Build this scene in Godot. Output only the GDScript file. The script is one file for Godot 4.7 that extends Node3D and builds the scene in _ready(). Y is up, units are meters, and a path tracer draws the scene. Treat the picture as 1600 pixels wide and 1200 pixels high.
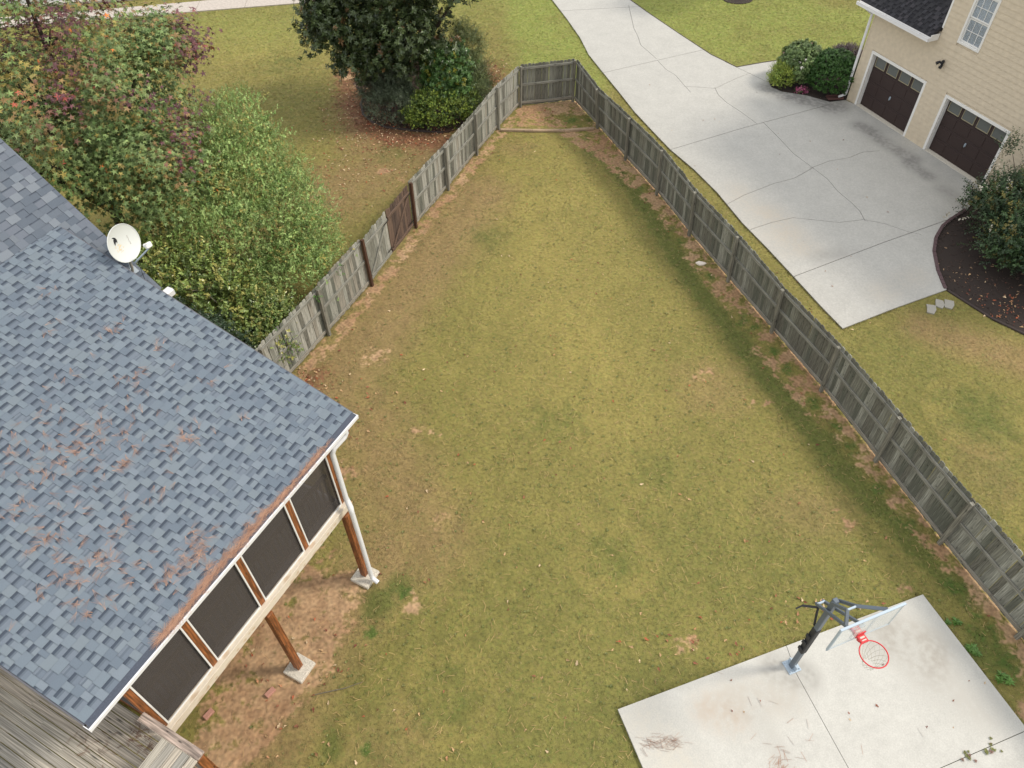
extends Node3D
# A fenced back yard seen from the air: own house with a screened porch, lawn, hoop on its slab, neighbour's drive and garage.

var rng := RandomNumberGenerator.new()
var taken := {}
var M := {}                                  # shared materials


# ---------------------------------------------------------------- mesh building
class Acc:
	var v := PackedVector3Array()
	var n := PackedVector3Array()
	var t := PackedVector2Array()
	var c := PackedColorArray()
	var col := Color(1, 1, 1)

	func tri3(a: Vector3, b: Vector3, d: Vector3, na: Vector3, nb: Vector3, nd: Vector3, ta: Vector2, tb: Vector2, td: Vector2) -> void:
		if (b - a).cross(d - a).dot(na + nb + nd) > 0.0:      # front faces run clockwise
			v.append(a); v.append(d); v.append(b)
			n.append(na); n.append(nd); n.append(nb)
			t.append(ta); t.append(td); t.append(tb)
		else:
			v.append(a); v.append(b); v.append(d)
			n.append(na); n.append(nb); n.append(nd)
			t.append(ta); t.append(tb); t.append(td)
		c.append(col); c.append(col); c.append(col)

	func tri(a: Vector3, b: Vector3, d: Vector3, nn: Vector3) -> void:
		tri3(a, b, d, nn, nn, nn, Vector2(a.x, a.z), Vector2(b.x, b.z), Vector2(d.x, d.z))

	func quad(a: Vector3, b: Vector3, d: Vector3, e: Vector3, nn: Vector3, size := Vector2(1, 1), at := Vector2.ZERO) -> void:
		var p := at
		var q := at + Vector2(size.x, 0)
		var r := at + size
		var s := at + Vector2(0, size.y)
		tri3(a, b, d, nn, nn, nn, p, q, r)
		tri3(a, d, e, nn, nn, nn, p, r, s)

	# a box with chamfered edges; h = half sizes; uv in metres with v along the longest axis
	func box(o: Vector3, h: Vector3, b := Basis.IDENTITY, bev := 0.0, uvo := Vector2.ZERO) -> void:
		var ax := [b.x, b.y, b.z]
		var hh := [h.x, h.y, h.z]
		var lo := 0
		if h.y >= h.x and h.y >= h.z: lo = 1
		elif h.z >= h.x: lo = 2
		bev = minf(bev, 0.45 * minf(h.x, minf(h.y, h.z)))
		for k in 3:
			var i: int = (k + 1) % 3
			var j: int = (k + 2) % 3
			if i == lo: i = j; j = lo
			var U: Vector3 = ax[i]
			var V: Vector3 = ax[j]
			var W: Vector3 = ax[k]
			var hu: float = hh[i] - bev
			var hv: float = hh[j] - bev
			for s in [-1.0, 1.0]:
				var f: Vector3 = o + W * (float(hh[k]) * s)
				quad(f - U * hu - V * hv, f + U * hu - V * hv, f + U * hu + V * hv, f - U * hu + V * hv, W * s, Vector2(hu, hv) * 2.0, uvo + Vector2(k * 0.37, s * 0.21))
		if bev > 0.0:
			for k in 3:
				var i: int = (k + 1) % 3
				var j: int = (k + 2) % 3
				var K: Vector3 = ax[k]
				for si in [-1.0, 1.0]:
					for sj in [-1.0, 1.0]:
						var I: Vector3 = ax[i] * si
						var J: Vector3 = ax[j] * sj
						var p: Vector3 = o + I * float(hh[i]) + J * (float(hh[j]) - bev)
						var q: Vector3 = o + I * (float(hh[i]) - bev) + J * float(hh[j])
						var e: Vector3 = K * (float(hh[k]) - bev)
						quad(p - e, p + e, q + e, q - e, (I + J).normalized(), Vector2(float(hh[k]) * 2.0, 0.01), uvo)

	func tube(pts: Array, radii: Array, sides := 7, cap := true) -> void:
		var rings := []
		var prev := Vector3.ZERO
		for i in pts.size():
			var d: Vector3 = (pts[mini(i + 1, pts.size() - 1)] - pts[maxi(i - 1, 0)]).normalized()
			var x: Vector3 = prev - d * prev.dot(d) if prev != Vector3.ZERO else d.cross(Vector3.UP if absf(d.y) < 0.9 else Vector3.RIGHT)
			x = x.normalized()
			prev = x
			var y := d.cross(x)
			var ring := []
			for k in sides:
				var a := TAU * k / sides
				ring.append(x * cos(a) + y * sin(a))
			rings.append(ring)
		var run := 0.0
		for i in pts.size() - 1:
			var l: float = (pts[i + 1] - pts[i]).length()
			for k in sides:
				var m := (k + 1) % sides
				var a: Vector3 = rings[i][k]
				var b: Vector3 = rings[i][m]
				var d: Vector3 = rings[i + 1][m]
				var e: Vector3 = rings[i + 1][k]
				var r0: float = radii[i]
				var r1: float = radii[i + 1]
				var u0 := k * r0 * TAU / sides
				var u1 := (k + 1) * r0 * TAU / sides
				tri3(pts[i] + a * r0, pts[i] + b * r0, pts[i + 1] + d * r1, a, b, d, Vector2(u0, run), Vector2(u1, run), Vector2(u1, run + l))
				tri3(pts[i] + a * r0, pts[i + 1] + d * r1, pts[i + 1] + e * r1, a, d, e, Vector2(u0, run), Vector2(u1, run + l), Vector2(u0, run + l))
			run += l
		if cap:
			for w in [0, pts.size() - 1]:
				var nn: Vector3 = (pts[0] - pts[1]).normalized() if w == 0 else (pts[w] - pts[w - 1]).normalized()
				for k in sides:
					tri(pts[w], pts[w] + rings[w][k] * radii[w], pts[w] + rings[w][(k + 1) % sides] * radii[w], nn)

	# a flat polygon (x, z) as a slab between two heights
	func slab(poly: PackedVector2Array, y0: float, y1: float, bev := 0.0) -> void:
		var p := poly
		if Geometry2D.is_polygon_clockwise(p):
			p.reverse()
		var top := p
		if bev > 0.0:
			var inner := Geometry2D.offset_polygon(p, -bev)
			if inner.size() == 1 and inner[0].size() == p.size():
				top = inner[0]
				bev = -bev
		var ids := Geometry2D.triangulate_polygon(top)
		for i in range(0, ids.size(), 3):
			var a := top[ids[i]]
			var b := top[ids[i + 1]]
			var d := top[ids[i + 2]]
			tri(Vector3(a.x, y1, a.y), Vector3(b.x, y1, b.y), Vector3(d.x, y1, d.y), Vector3.UP)
		for i in top.size():
			var a := top[i]
			var b := top[(i + 1) % top.size()]
			if a.distance_squared_to(b) < 1e-9: continue
			var e := (b - a).normalized()
			var nn := Vector3(e.y, 0, -e.x)
			quad(Vector3(a.x, y0, a.y), Vector3(b.x, y0, b.y), Vector3(b.x, y1, b.y), Vector3(a.x, y1, a.y), nn, Vector2(a.distance_to(b), y1 - y0), a)

	func mesh() -> ArrayMesh:
		var a := []
		a.resize(Mesh.ARRAY_MAX)
		a[Mesh.ARRAY_VERTEX] = v
		a[Mesh.ARRAY_NORMAL] = n
		a[Mesh.ARRAY_TEX_UV] = t
		a[Mesh.ARRAY_COLOR] = c
		var m := ArrayMesh.new()
		m.add_surface_from_arrays(Mesh.PRIMITIVE_TRIANGLES, a)
		return m


func numbered(called: String) -> String:
	var k: int = taken.get(called, 0)
	taken[called] = k + 1
	return called if k == 0 else "%s_%03d" % [called, k]


func tag(o: Node, label := "", category := "", group := "", kind := "") -> Node:
	if label: o.set_meta("label", label)
	if category: o.set_meta("category", category)
	if group: o.set_meta("group", group)
	if kind: o.set_meta("kind", kind)
	return o


func thing(called: String, label: String, category: String, at := Vector3.ZERO, group := "") -> Node3D:
	var o := Node3D.new()
	o.name = numbered(called)
	o.position = at
	add_child(o)
	tag(o, label, category, group)
	return o


func part(called: String, mesh: Mesh, mat: Material, parent: Node = null, xf := Transform3D.IDENTITY) -> MeshInstance3D:
	var o := MeshInstance3D.new()
	o.mesh = mesh
	if mat: o.material_override = mat
	if parent == null:
		o.name = numbered(called)
		add_child(o)
	else:
		o.name = called
		parent.add_child(o, true)
	o.transform = xf
	return o


func build(called: String, acc: Acc, mat: Material, parent: Node = null) -> MeshInstance3D:
	return part(called, acc.mesh(), mat, parent)


# copies: rows of 16 numbers (3 x 4 transform, colour)
func many(called: String, mesh: Mesh, buf: PackedFloat32Array, mat: Material, parent: Node = null) -> MultiMeshInstance3D:
	var mm := MultiMesh.new()
	mm.transform_format = MultiMesh.TRANSFORM_3D
	mm.use_colors = true
	mm.mesh = mesh
	mm.instance_count = buf.size() / 16
	mm.buffer = buf
	var o := MultiMeshInstance3D.new()
	o.multimesh = mm
	o.material_override = mat
	if parent == null:
		o.name = numbered(called)
		add_child(o)
	else:
		o.name = called
		parent.add_child(o, true)
	return o


func put(buf: PackedFloat32Array, b: Basis, o: Vector3, c: Color) -> void:
	buf.append(b.x.x); buf.append(b.y.x); buf.append(b.z.x); buf.append(o.x)
	buf.append(b.x.y); buf.append(b.y.y); buf.append(b.z.y); buf.append(o.y)
	buf.append(b.x.z); buf.append(b.y.z); buf.append(b.z.z); buf.append(o.z)
	buf.append(c.r); buf.append(c.g); buf.append(c.b); buf.append(1.0)


func rgb(r: float, g: float, b: float) -> Color:
	return Color(r / 255.0, g / 255.0, b / 255.0)


func lin(r: float, g: float, b: float) -> Color:
	return rgb(r, g, b).srgb_to_linear()


func rnd(a: float, b: float) -> float:
	return rng.randf_range(a, b)


func rdir() -> Vector3:
	return Vector3(rng.randfn(), rng.randfn(), rng.randfn()).normalized()


func v2(list: Array) -> PackedVector2Array:
	var p := PackedVector2Array()
	for q in list: p.append(Vector2(q[0], q[1]))
	return p


func facing(nn: Vector3, spin: float) -> Basis:                # y along nn, turned by spin
	var x := nn.cross(Vector3.RIGHT if absf(nn.x) < 0.8 else Vector3.BACK).normalized()
	var z := x.cross(nn)
	return Basis(x * cos(spin) + z * sin(spin), nn, z * cos(spin) - x * sin(spin))


# ---------------------------------------------------------------- materials
func noise(freq: float, octaves := 4, seed_ := 1, type := FastNoiseLite.TYPE_SIMPLEX_SMOOTH) -> FastNoiseLite:
	var f := FastNoiseLite.new()
	f.noise_type = type
	f.frequency = freq
	f.fractal_octaves = octaves
	f.seed = seed_
	return f


func grain(w: int, h: int, fx: float, fy: float, lo: float, hi: float, seed_: int, knots := 0, warm := Color(1, 1, 1)) -> ImageTexture:
	# wood grain: noise stretched along v, a few knots
	var f := noise(1.0, 4, seed_)
	var im := Image.create(w, h, false, Image.FORMAT_RGB8)
	var r := RandomNumberGenerator.new()
	r.seed = seed_
	var ks := []
	for k in knots: ks.append(Vector3(r.randf() * w, r.randf() * h, r.randf_range(3, 7)))
	for y in h:
		for x in w:
			var dx := 0.0
			var dark := 0.0
			for k in ks:
				var q := Vector2((x - k.x), (y - k.y) * 0.35)
				var d: float = q.length() / k.z
				if d < 4.0:
					dx += signf(q.x) * exp(-d) * k.z * 1.2
					dark = maxf(dark, exp(-d * d * 1.2))
			var a := f.get_noise_2d((x + dx) * fx, y * fy)
			var b := f.get_noise_2d((x + dx) * fx * 3.1 + 90.0, y * fy * 1.7)
			var s := clampf(lerpf(lo, hi, clampf(0.5 + a * 0.75 + b * 0.35, 0, 1)) * (1.0 - 0.55 * dark), 0, 1)
			im.set_pixel(x, y, Color(s * warm.r, s * warm.g, s * warm.b))
	return ImageTexture.create_from_image(im)


func speckle(size: int, freq: float, lo: float, hi: float, seed_: int, octaves := 4) -> ImageTexture:
	var im := noise(freq, octaves, seed_).get_seamless_image(size, size)
	var d := im.get_data()
	for i in d.size(): d[i] = int(255.0 * lerpf(lo, hi, d[i] / 255.0))
	return ImageTexture.create_from_image(Image.create_from_data(size, size, false, Image.FORMAT_L8, d))


func bumps(size: int, freq: float, strength: float, seed_: int, octaves := 4) -> ImageTexture:
	var im := noise(freq, octaves, seed_).get_seamless_image(size, size)
	im.bump_map_to_normal_map(strength)
	return ImageTexture.create_from_image(im)


func mat(called: String, c: Color, rough := 0.8, tex: Texture2D = null, scale := 1.0, tri := false, metal := 0.0) -> StandardMaterial3D:
	var m := StandardMaterial3D.new()
	m.resource_name = called
	m.albedo_color = c
	m.roughness = rough
	m.metallic = metal
	if tex:
		m.albedo_texture = tex
		m.uv1_scale = Vector3.ONE * scale
		m.uv1_triplanar = tri
		m.uv1_world_triplanar = tri
	return m


func leafmat(called: String, rough: float, back: Color) -> StandardMaterial3D:
	var m := mat(called, Color(1, 1, 1), rough)
	m.vertex_color_use_as_albedo = true
	m.cull_mode = BaseMaterial3D.CULL_DISABLED
	if back.v > 0.0:
		m.backlight_enabled = true
		m.backlight = back
	return m


func rusty() -> ImageTexture:                                  # cream paint with ragged rust blots round nail heads
	var im := Image.create(64, 512, false, Image.FORMAT_RGB8)
	var f := noise(0.06, 4, 77)
	var spots := []
	var y := 6.0
	while y < 512.0:
		spots.append(Vector3(rnd(8, 50), y, rnd(3, 12)))
		y += rnd(16, 60)
	for j in 512:
		for i in 64:
			var a := 0.5 + 0.5 * f.get_noise_2d(i * 1.0, j * 0.35)
			var c := Color(0.90 + 0.1 * a, 0.88 + 0.1 * a, 0.85 + 0.1 * a)
			for s in spots:
				var d: float = Vector2((i - s.x) * 0.7, (j - s.y) * 0.45).length() / (s.z * (0.05 + 1.7 * a))
				if d < 1.0: c = c.lerp(Color(0.78, 0.66, 0.54), (1.0 - d * d) * 0.5)
			im.set_pixel(i, j, c)
	return ImageTexture.create_from_image(im)


func make_materials() -> void:
	var wood := grain(96, 768, 0.10, 0.0022, 0.55, 1.0, 3, 4)
	var wood2 := grain(96, 768, 0.14, 0.0026, 0.5, 1.0, 8, 3)
	var fine := speckle(256, 0.09, 0.72, 1.0, 5)
	var gritty := speckle(256, 0.22, 0.55, 1.0, 6, 3)
	# weathered fence timber in several greys, the darker ones also painting in shade
	var greys := [[186, 186, 174], [170, 170, 158], [200, 198, 186], [156, 155, 142], [178, 172, 158], [142, 140, 128], [128, 130, 118], [112, 114, 102]]
	for i in 8:
		var g: Array = greys[i]
		var m := mat("weathered_board_%d" % i, rgb(g[0], g[1], g[2]), 0.9, wood if i % 2 == 0 else wood2, 1.0)
		m.uv1_scale = Vector3(5.0, 0.62, 1)
		m.uv1_offset = Vector3(i * 0.17, i * 0.31, 0)
		M["grey%d" % i] = m
	for i in 3:
		var m := mat("brown_board_%d" % i, [rgb(116, 94, 82), rgb(130, 106, 90), rgb(100, 82, 72)][i], 0.9, wood, 1.0)
		m.uv1_scale = Vector3(5.0, 0.62, 1)
		m.uv1_offset = Vector3(i * 0.3, i * 0.2, 0)
		M["brown%d" % i] = m
	M.rail = mat("fence_rail", rgb(178, 176, 164), 0.9, wood2, 1.0); M.rail.uv1_scale = Vector3(5, 0.5, 1)
	M.post = mat("fence_post", rgb(166, 162, 148), 0.9, wood2, 1.0); M.post.uv1_scale = Vector3(4, 0.5, 1)
	M.post_brown = mat("brown_post", rgb(98, 66, 46), 0.85, wood, 1.0); M.post_brown.uv1_scale = Vector3(4, 0.5, 1)
	var pine := grain(128, 768, 0.05, 0.004, 0.5, 1.0, 21, 6)
	M.pine = mat("stained_pine", rgb(172, 106, 60), 0.6, pine, 1.0); M.pine.uv1_scale = Vector3(3.2, 0.5, 1)
	M.pine_pale = mat("pink_weathered_pine", rgb(206, 186, 172), 0.85, pine, 1.0); M.pine_pale.uv1_scale = Vector3(3.2, 0.5, 1)
	M.deck = []
	for i in 4:
		var m := mat("deck_board_%d" % i, [rgb(218, 210, 194), rgb(200, 194, 182), rgb(226, 214, 196), rgb(188, 184, 174)][i], 0.9, wood if i % 2 else wood2, 1.0)
		m.uv1_scale = Vector3(4.5, 0.3, 1)
		m.uv1_offset = Vector3(i * 0.23, i * 0.37, 0)
		M.deck.append(m)
	M.beam = mat("painted_beam", rgb(224, 216, 204), 0.7, rusty(), 1.0); M.beam.uv1_scale = Vector3(3, 0.42, 1)
	M.white = mat("white_paint", rgb(226, 225, 222), 0.5)
	M.gutter = mat("white_aluminium", rgb(222, 222, 224), 0.4)
	M.rail_dark = mat("dark_stained_rail", rgb(72, 62, 54), 0.8)
	M.fascia = mat("weathered_fascia", rgb(96, 96, 102), 0.8)
	M.screen = mat("insect_screen", Color(0.34, 0.315, 0.30, 0.50), 0.9)
	M.screen.transparency = BaseMaterial3D.TRANSPARENCY_ALPHA
	M.dark_metal = mat("dark_metal", rgb(40, 40, 44), 0.5, null, 1.0, false, 0.3)
	M.gutter_shade = mat("slate_gutter_shade", rgb(72, 80, 96), 0.6, fine, 1.5, true)  # dark tone painting the shade inside the gutter
	var gran := speckle(256, 0.3, 0.68, 1.0, 11, 3)
	M.shingle = mat("asphalt_shingle", Color(1, 1, 1), 0.95, gran, 3.0, true)
	M.shingle.vertex_color_use_as_albedo = true
	M.shingle.normal_enabled = true
	M.shingle.normal_texture = bumps(256, 0.3, 3.0, 12, 3)
	M.tooth = []
	for t in [[134, 147, 159], [140, 152, 164], [129, 142, 155], [121, 134, 148], [137, 149, 159]]:
		var m: StandardMaterial3D = M.shingle.duplicate()
		m.resource_name = "shingle_tab"
		m.vertex_color_use_as_albedo = false
		m.albedo_color = rgb(t[0], t[1], t[2])
		M.tooth.append(m)
	M.siding = mat("beige_siding", rgb(213, 199, 176), 0.7, speckle(256, 0.03, 0.9, 1.0, 14), 0.6, true)
	M.siding_own = mat("cream_siding", rgb(196, 186, 168), 0.7)
	M.door = mat("brown_garage_door", rgb(62, 46, 44), 0.55, fine, 1.2, true)
	M.glass = mat("dark_glass", rgb(96, 100, 98), 0.08)
	M.reflection_white = mat("white_reflection", rgb(200, 205, 205), 0.9)  # pale tone painting the reflection in the upper panes
	M.pane = mat("window_glass", Color(0.75, 0.8, 0.85, 0.35), 0.05)
	M.pane.transparency = BaseMaterial3D.TRANSPARENCY_ALPHA
	M.brick = mat("clay_brick", rgb(232, 172, 152), 0.9, gritty, 2.0, true)
	M.paver = mat("plum_brick", rgb(116, 92, 94), 0.9, gritty, 2.0, true)
	M.bark = mat("bark", rgb(92, 80, 68), 0.95, gritty, 3.0, true)
	M.bark_pale = mat("pale_bark", rgb(150, 140, 126), 0.9, gritty, 3.0, true)
	M.footing = mat("concrete_footing", rgb(234, 226, 210), 0.9, fine, 1.0, true)
	M.pale_stone = mat("pale_stone", rgb(205, 200, 188), 0.9, gritty, 1.5, true)
	M.timber = mat("landscape_timber", rgb(216, 186, 154), 0.9, wood2, 1.0); M.timber.uv1_scale = Vector3(4, 0.5, 1)
	M.edging = mat("dark_edging", rgb(88, 76, 72), 0.9, gritty, 2.0, true)
	M.galv = mat("grey_steel", rgb(104, 113, 122), 0.45, null, 1.0, false, 0.35)
	M.galv_pale = mat("pale_steel_frame", rgb(176, 190, 202), 0.4, null, 1.0, false, 0.3)
	M.black_rubber = mat("black_plastic", rgb(38, 38, 40), 0.6)
	M.red = mat("red_rim", rgb(205, 52, 58), 0.45)
	M.net = mat("white_net_cord", rgb(205, 202, 190), 0.9)
	M.acrylic = mat("clear_backboard", Color(0.86, 0.92, 0.93, 0.16), 0.05)
	M.acrylic.transparency = BaseMaterial3D.TRANSPARENCY_ALPHA
	M.splash = mat("brown_splash_block", rgb(92, 62, 58), 0.8)
	M.needles = leafmat("pine_needles", 0.8, Color(0, 0, 0))
	M.grass = leafmat("grass_blades", 0.7, Color(0.10, 0.10, 0.02))
	M.dull_leaf = leafmat("dull_leaf", 0.5, Color(0.14, 0.16, 0.05))
	M.glossy_leaf = leafmat("glossy_leaf", 0.32, Color(0.05, 0.07, 0.01))
	M.dead_leaf = leafmat("dead_leaf", 0.85, Color(0, 0, 0))
	M.chips = leafmat("bark_chips", 0.95, Color(0, 0, 0))


# ---------------------------------------------------------------- ground fields
class Field:                                                   # a coarse map over x, z; soft blobs and strokes painted by hand
	var x0: float
	var z0: float
	var w: int
	var h: int
	var cell: float
	var d: PackedFloat32Array

	func _init(x: float, z: float, ww: float, hh: float, c: float) -> void:
		x0 = x; z0 = z; cell = c
		w = int(ww / c); h = int(hh / c)
		d = PackedFloat32Array()
		d.resize(w * h)

	func blob(x: float, z: float, rx: float, rz: float, s: float, soft := 0.6) -> void:
		stroke([[x - 0.01, z], [x, z]], rx, s, soft, rz / rx)

	func stroke(pts: Array, wid: float, s: float, soft := 0.6, ratio := 1.0) -> void:
		for i in pts.size() - 1:
			var a := Vector2(pts[i][0], pts[i][1])
			var b := Vector2(pts[i + 1][0], pts[i + 1][1])
			var r := wid * maxf(1.0, ratio)
			var i0 := maxi(0, int((minf(a.x, b.x) - r - x0) / cell))
			var i1 := mini(w - 1, int((maxf(a.x, b.x) + r - x0) / cell) + 1)
			var j0 := maxi(0, int((minf(a.y, b.y) - r - z0) / cell))
			var j1 := mini(h - 1, int((maxf(a.y, b.y) + r - z0) / cell) + 1)
			var ab := b - a
			var l2 := maxf(ab.length_squared(), 1e-9)
			for j in range(j0, j1 + 1):
				for k in range(i0, i1 + 1):
					var p := Vector2(x0 + k * cell, z0 + j * cell)
					var t := clampf((p - a).dot(ab) / l2, 0, 1)
					var q := p - a - ab * t
					q.y /= ratio
					var f := s * (1.0 - smoothstep(1.0 - soft, 1.0, q.length() / wid))
					var at := j * w + k
					if f > d[at]: d[at] = f

	func poly(p: PackedVector2Array, s: float) -> void:
		var lo := Vector2(1e9, 1e9)
		var hi := -lo
		for q in p:
			lo = lo.min(q)
			hi = hi.max(q)
		for j in range(maxi(0, int((lo.y - z0) / cell)), mini(h, int((hi.y - z0) / cell) + 2)):
			for k in range(maxi(0, int((lo.x - x0) / cell)), mini(w, int((hi.x - x0) / cell) + 2)):
				if Geometry2D.is_point_in_polygon(Vector2(x0 + k * cell, z0 + j * cell), p): d[j * w + k] = s

	func at(x: float, z: float) -> float:
		var k := int((x - x0) / cell + 0.5)
		var j := int((z - z0) / cell + 0.5)
		return d[j * w + k] if k >= 0 and j >= 0 and k < w and j < h else 0.0

	func wide(ww: int, hh: int) -> PackedFloat32Array:
		var im := Image.create_from_data(w, h, false, Image.FORMAT_RF, d.to_byte_array())
		im.resize(ww, hh, Image.INTERPOLATE_BILINEAR)
		return im.get_data().to_float32_array()


const GX := -28.0
const GZ := -46.0
const GW := 56.0
const GH := 50.0
const TW := 1792
const TH := 1600
var gcol: PackedByteArray                                      # colour of the ground, 3 bytes a texel
var gdirt: PackedByteArray
var blocked: Field                                             # where no grass grows

const RIGHT_POSTS := [[2.76, -29.44, 2.78, -29.46], [3.58, -27.27, 3.42, -27.07], [4.41, -24.93, 4.37, -24.86], [5.25, -22.65, 5.21, -22.69], [5.99, -20.28, 5.89, -20.22], [6.79, -17.91, 6.73, -17.90], [7.58, -15.61, 7.45, -15.52], [8.36, -13.32, 8.30, -13.29], [9.04, -10.96, 9.01, -10.96], [9.72, -8.63, 9.70, -8.59], [10.45, -6.39, 10.43, -6.36], [11.15, -4.05, 11.15, -4.05], [11.85, -1.72, 11.85, -1.72], [12.54, 0.62, 12.54, 0.62]]
const LEFT_POSTS := [[0.59, -29.07, 0.61, -29.01], [-0.31, -27.33, -0.31, -27.36], [-1.14, -25.50, -1.11, -25.40], [-2.13, -23.22, -2.10, -23.19], [-3.14, -21.02, -3.13, -21.07], [-4.31, -18.07, -4.36, -18.14], [-5.33, -15.90, -5.33, -15.94], [-6.40, -13.65, -6.43, -13.67], [-7.10, -12.0, -7.10, -12.0]]
const DRIVE := [[1.0, -48.0], [1.7, -43.0], [2.42, -39.87], [3.02, -37.53], [3.51, -35.38], [3.77, -33.59], [4.20, -32.02], [4.74, -30.10], [5.20, -28.38], [5.80, -26.63], [6.18, -25.55], [6.85, -24.12], [7.39, -22.67], [7.89, -20.85], [8.41, -19.42], [8.87, -18.03], [9.32, -16.65], [9.67, -15.68], [11.54, -16.53], [13.34, -17.28], [13.47, -18.16], [13.72, -19.11], [14.05, -19.80], [14.51, -20.41], [14.87, -20.72], [15.24, -20.99], [15.65, -21.31], [16.75, -22.55], [14.20, -28.60], [13.90, -29.00], [13.22, -28.87], [12.44, -29.44], [11.52, -29.81], [11.17, -30.21], [11.17, -30.78], [11.55, -31.15], [13.0, -31.65], [15.0, -32.3], [15.0, -33.5], [12.34, -32.69], [11.29, -32.43], [10.11, -32.06], [9.21, -33.33], [8.14, -35.56], [6.98, -38.08], [6.29, -39.67], [6.0, -43.0], [6.2, -48.0]]
const BED_RIGHT := [[13.34, -17.28], [13.47, -18.16], [13.72, -19.11], [14.05, -19.80], [14.51, -20.41], [14.87, -20.72], [15.24, -20.99], [15.65, -21.31], [16.75, -22.55], [20.0, -15.0], [16.0, -14.1], [14.80, -15.31], [14.17, -15.97], [13.72, -16.69]]
const BED_LEFT := [[13.90, -29.05], [13.22, -28.90], [12.44, -29.47], [11.54, -29.84], [11.20, -30.21], [11.20, -30.76], [11.57, -31.1], [13.0, -31.6], [15.0, -32.25], [15.6, -29.8]]
const ISLAND := [[-6.6, -31.4], [-5.95, -30.28], [-6.05, -29.59], [-5.85, -28.69], [-5.38, -28.06], [-4.75, -27.63], [-3.58, -27.34], [-2.3, -27.15], [-1.2, -28.0], [-0.3, -29.6], [-1.2, -32.5], [-4.0, -33.4]]
const PAD := [[8.833, -7.364], [1.953, -5.088], [4.3, 2.0], [11.2, -0.3]]
const WALK := [[-30.0, -37.05], [-24.66, -37.88], [-18.73, -38.80], [-10.35, -40.06], [-7.45, -40.55], [0.6, -41.9], [0.4, -43.4], [-7.6, -41.95], [-12.0, -41.2], [-19.15, -39.95], [-25.29, -39.0], [-30.2, -38.3]]
const STREET := [[-30.0, -39.55], [-25.68, -40.21], [-19.44, -40.95], [-16.16, -41.5], [-7.5, -43.0], [1.0, -44.4], [30.0, -48.0], [30.0, -60.0], [-30.0, -52.0]]


func shift(list: Array, off: float) -> Array:                 # a path moved sideways
	var out := []
	for i in list.size():
		var a := Vector2(list[maxi(i - 1, 0)][0], list[maxi(i - 1, 0)][1])
		var b := Vector2(list[mini(i + 1, list.size() - 1)][0], list[mini(i + 1, list.size() - 1)][1])
		var e := (b - a).normalized()
		out.append([list[i][0] - e.y * off, list[i][1] + e.x * off])
	return out


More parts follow.
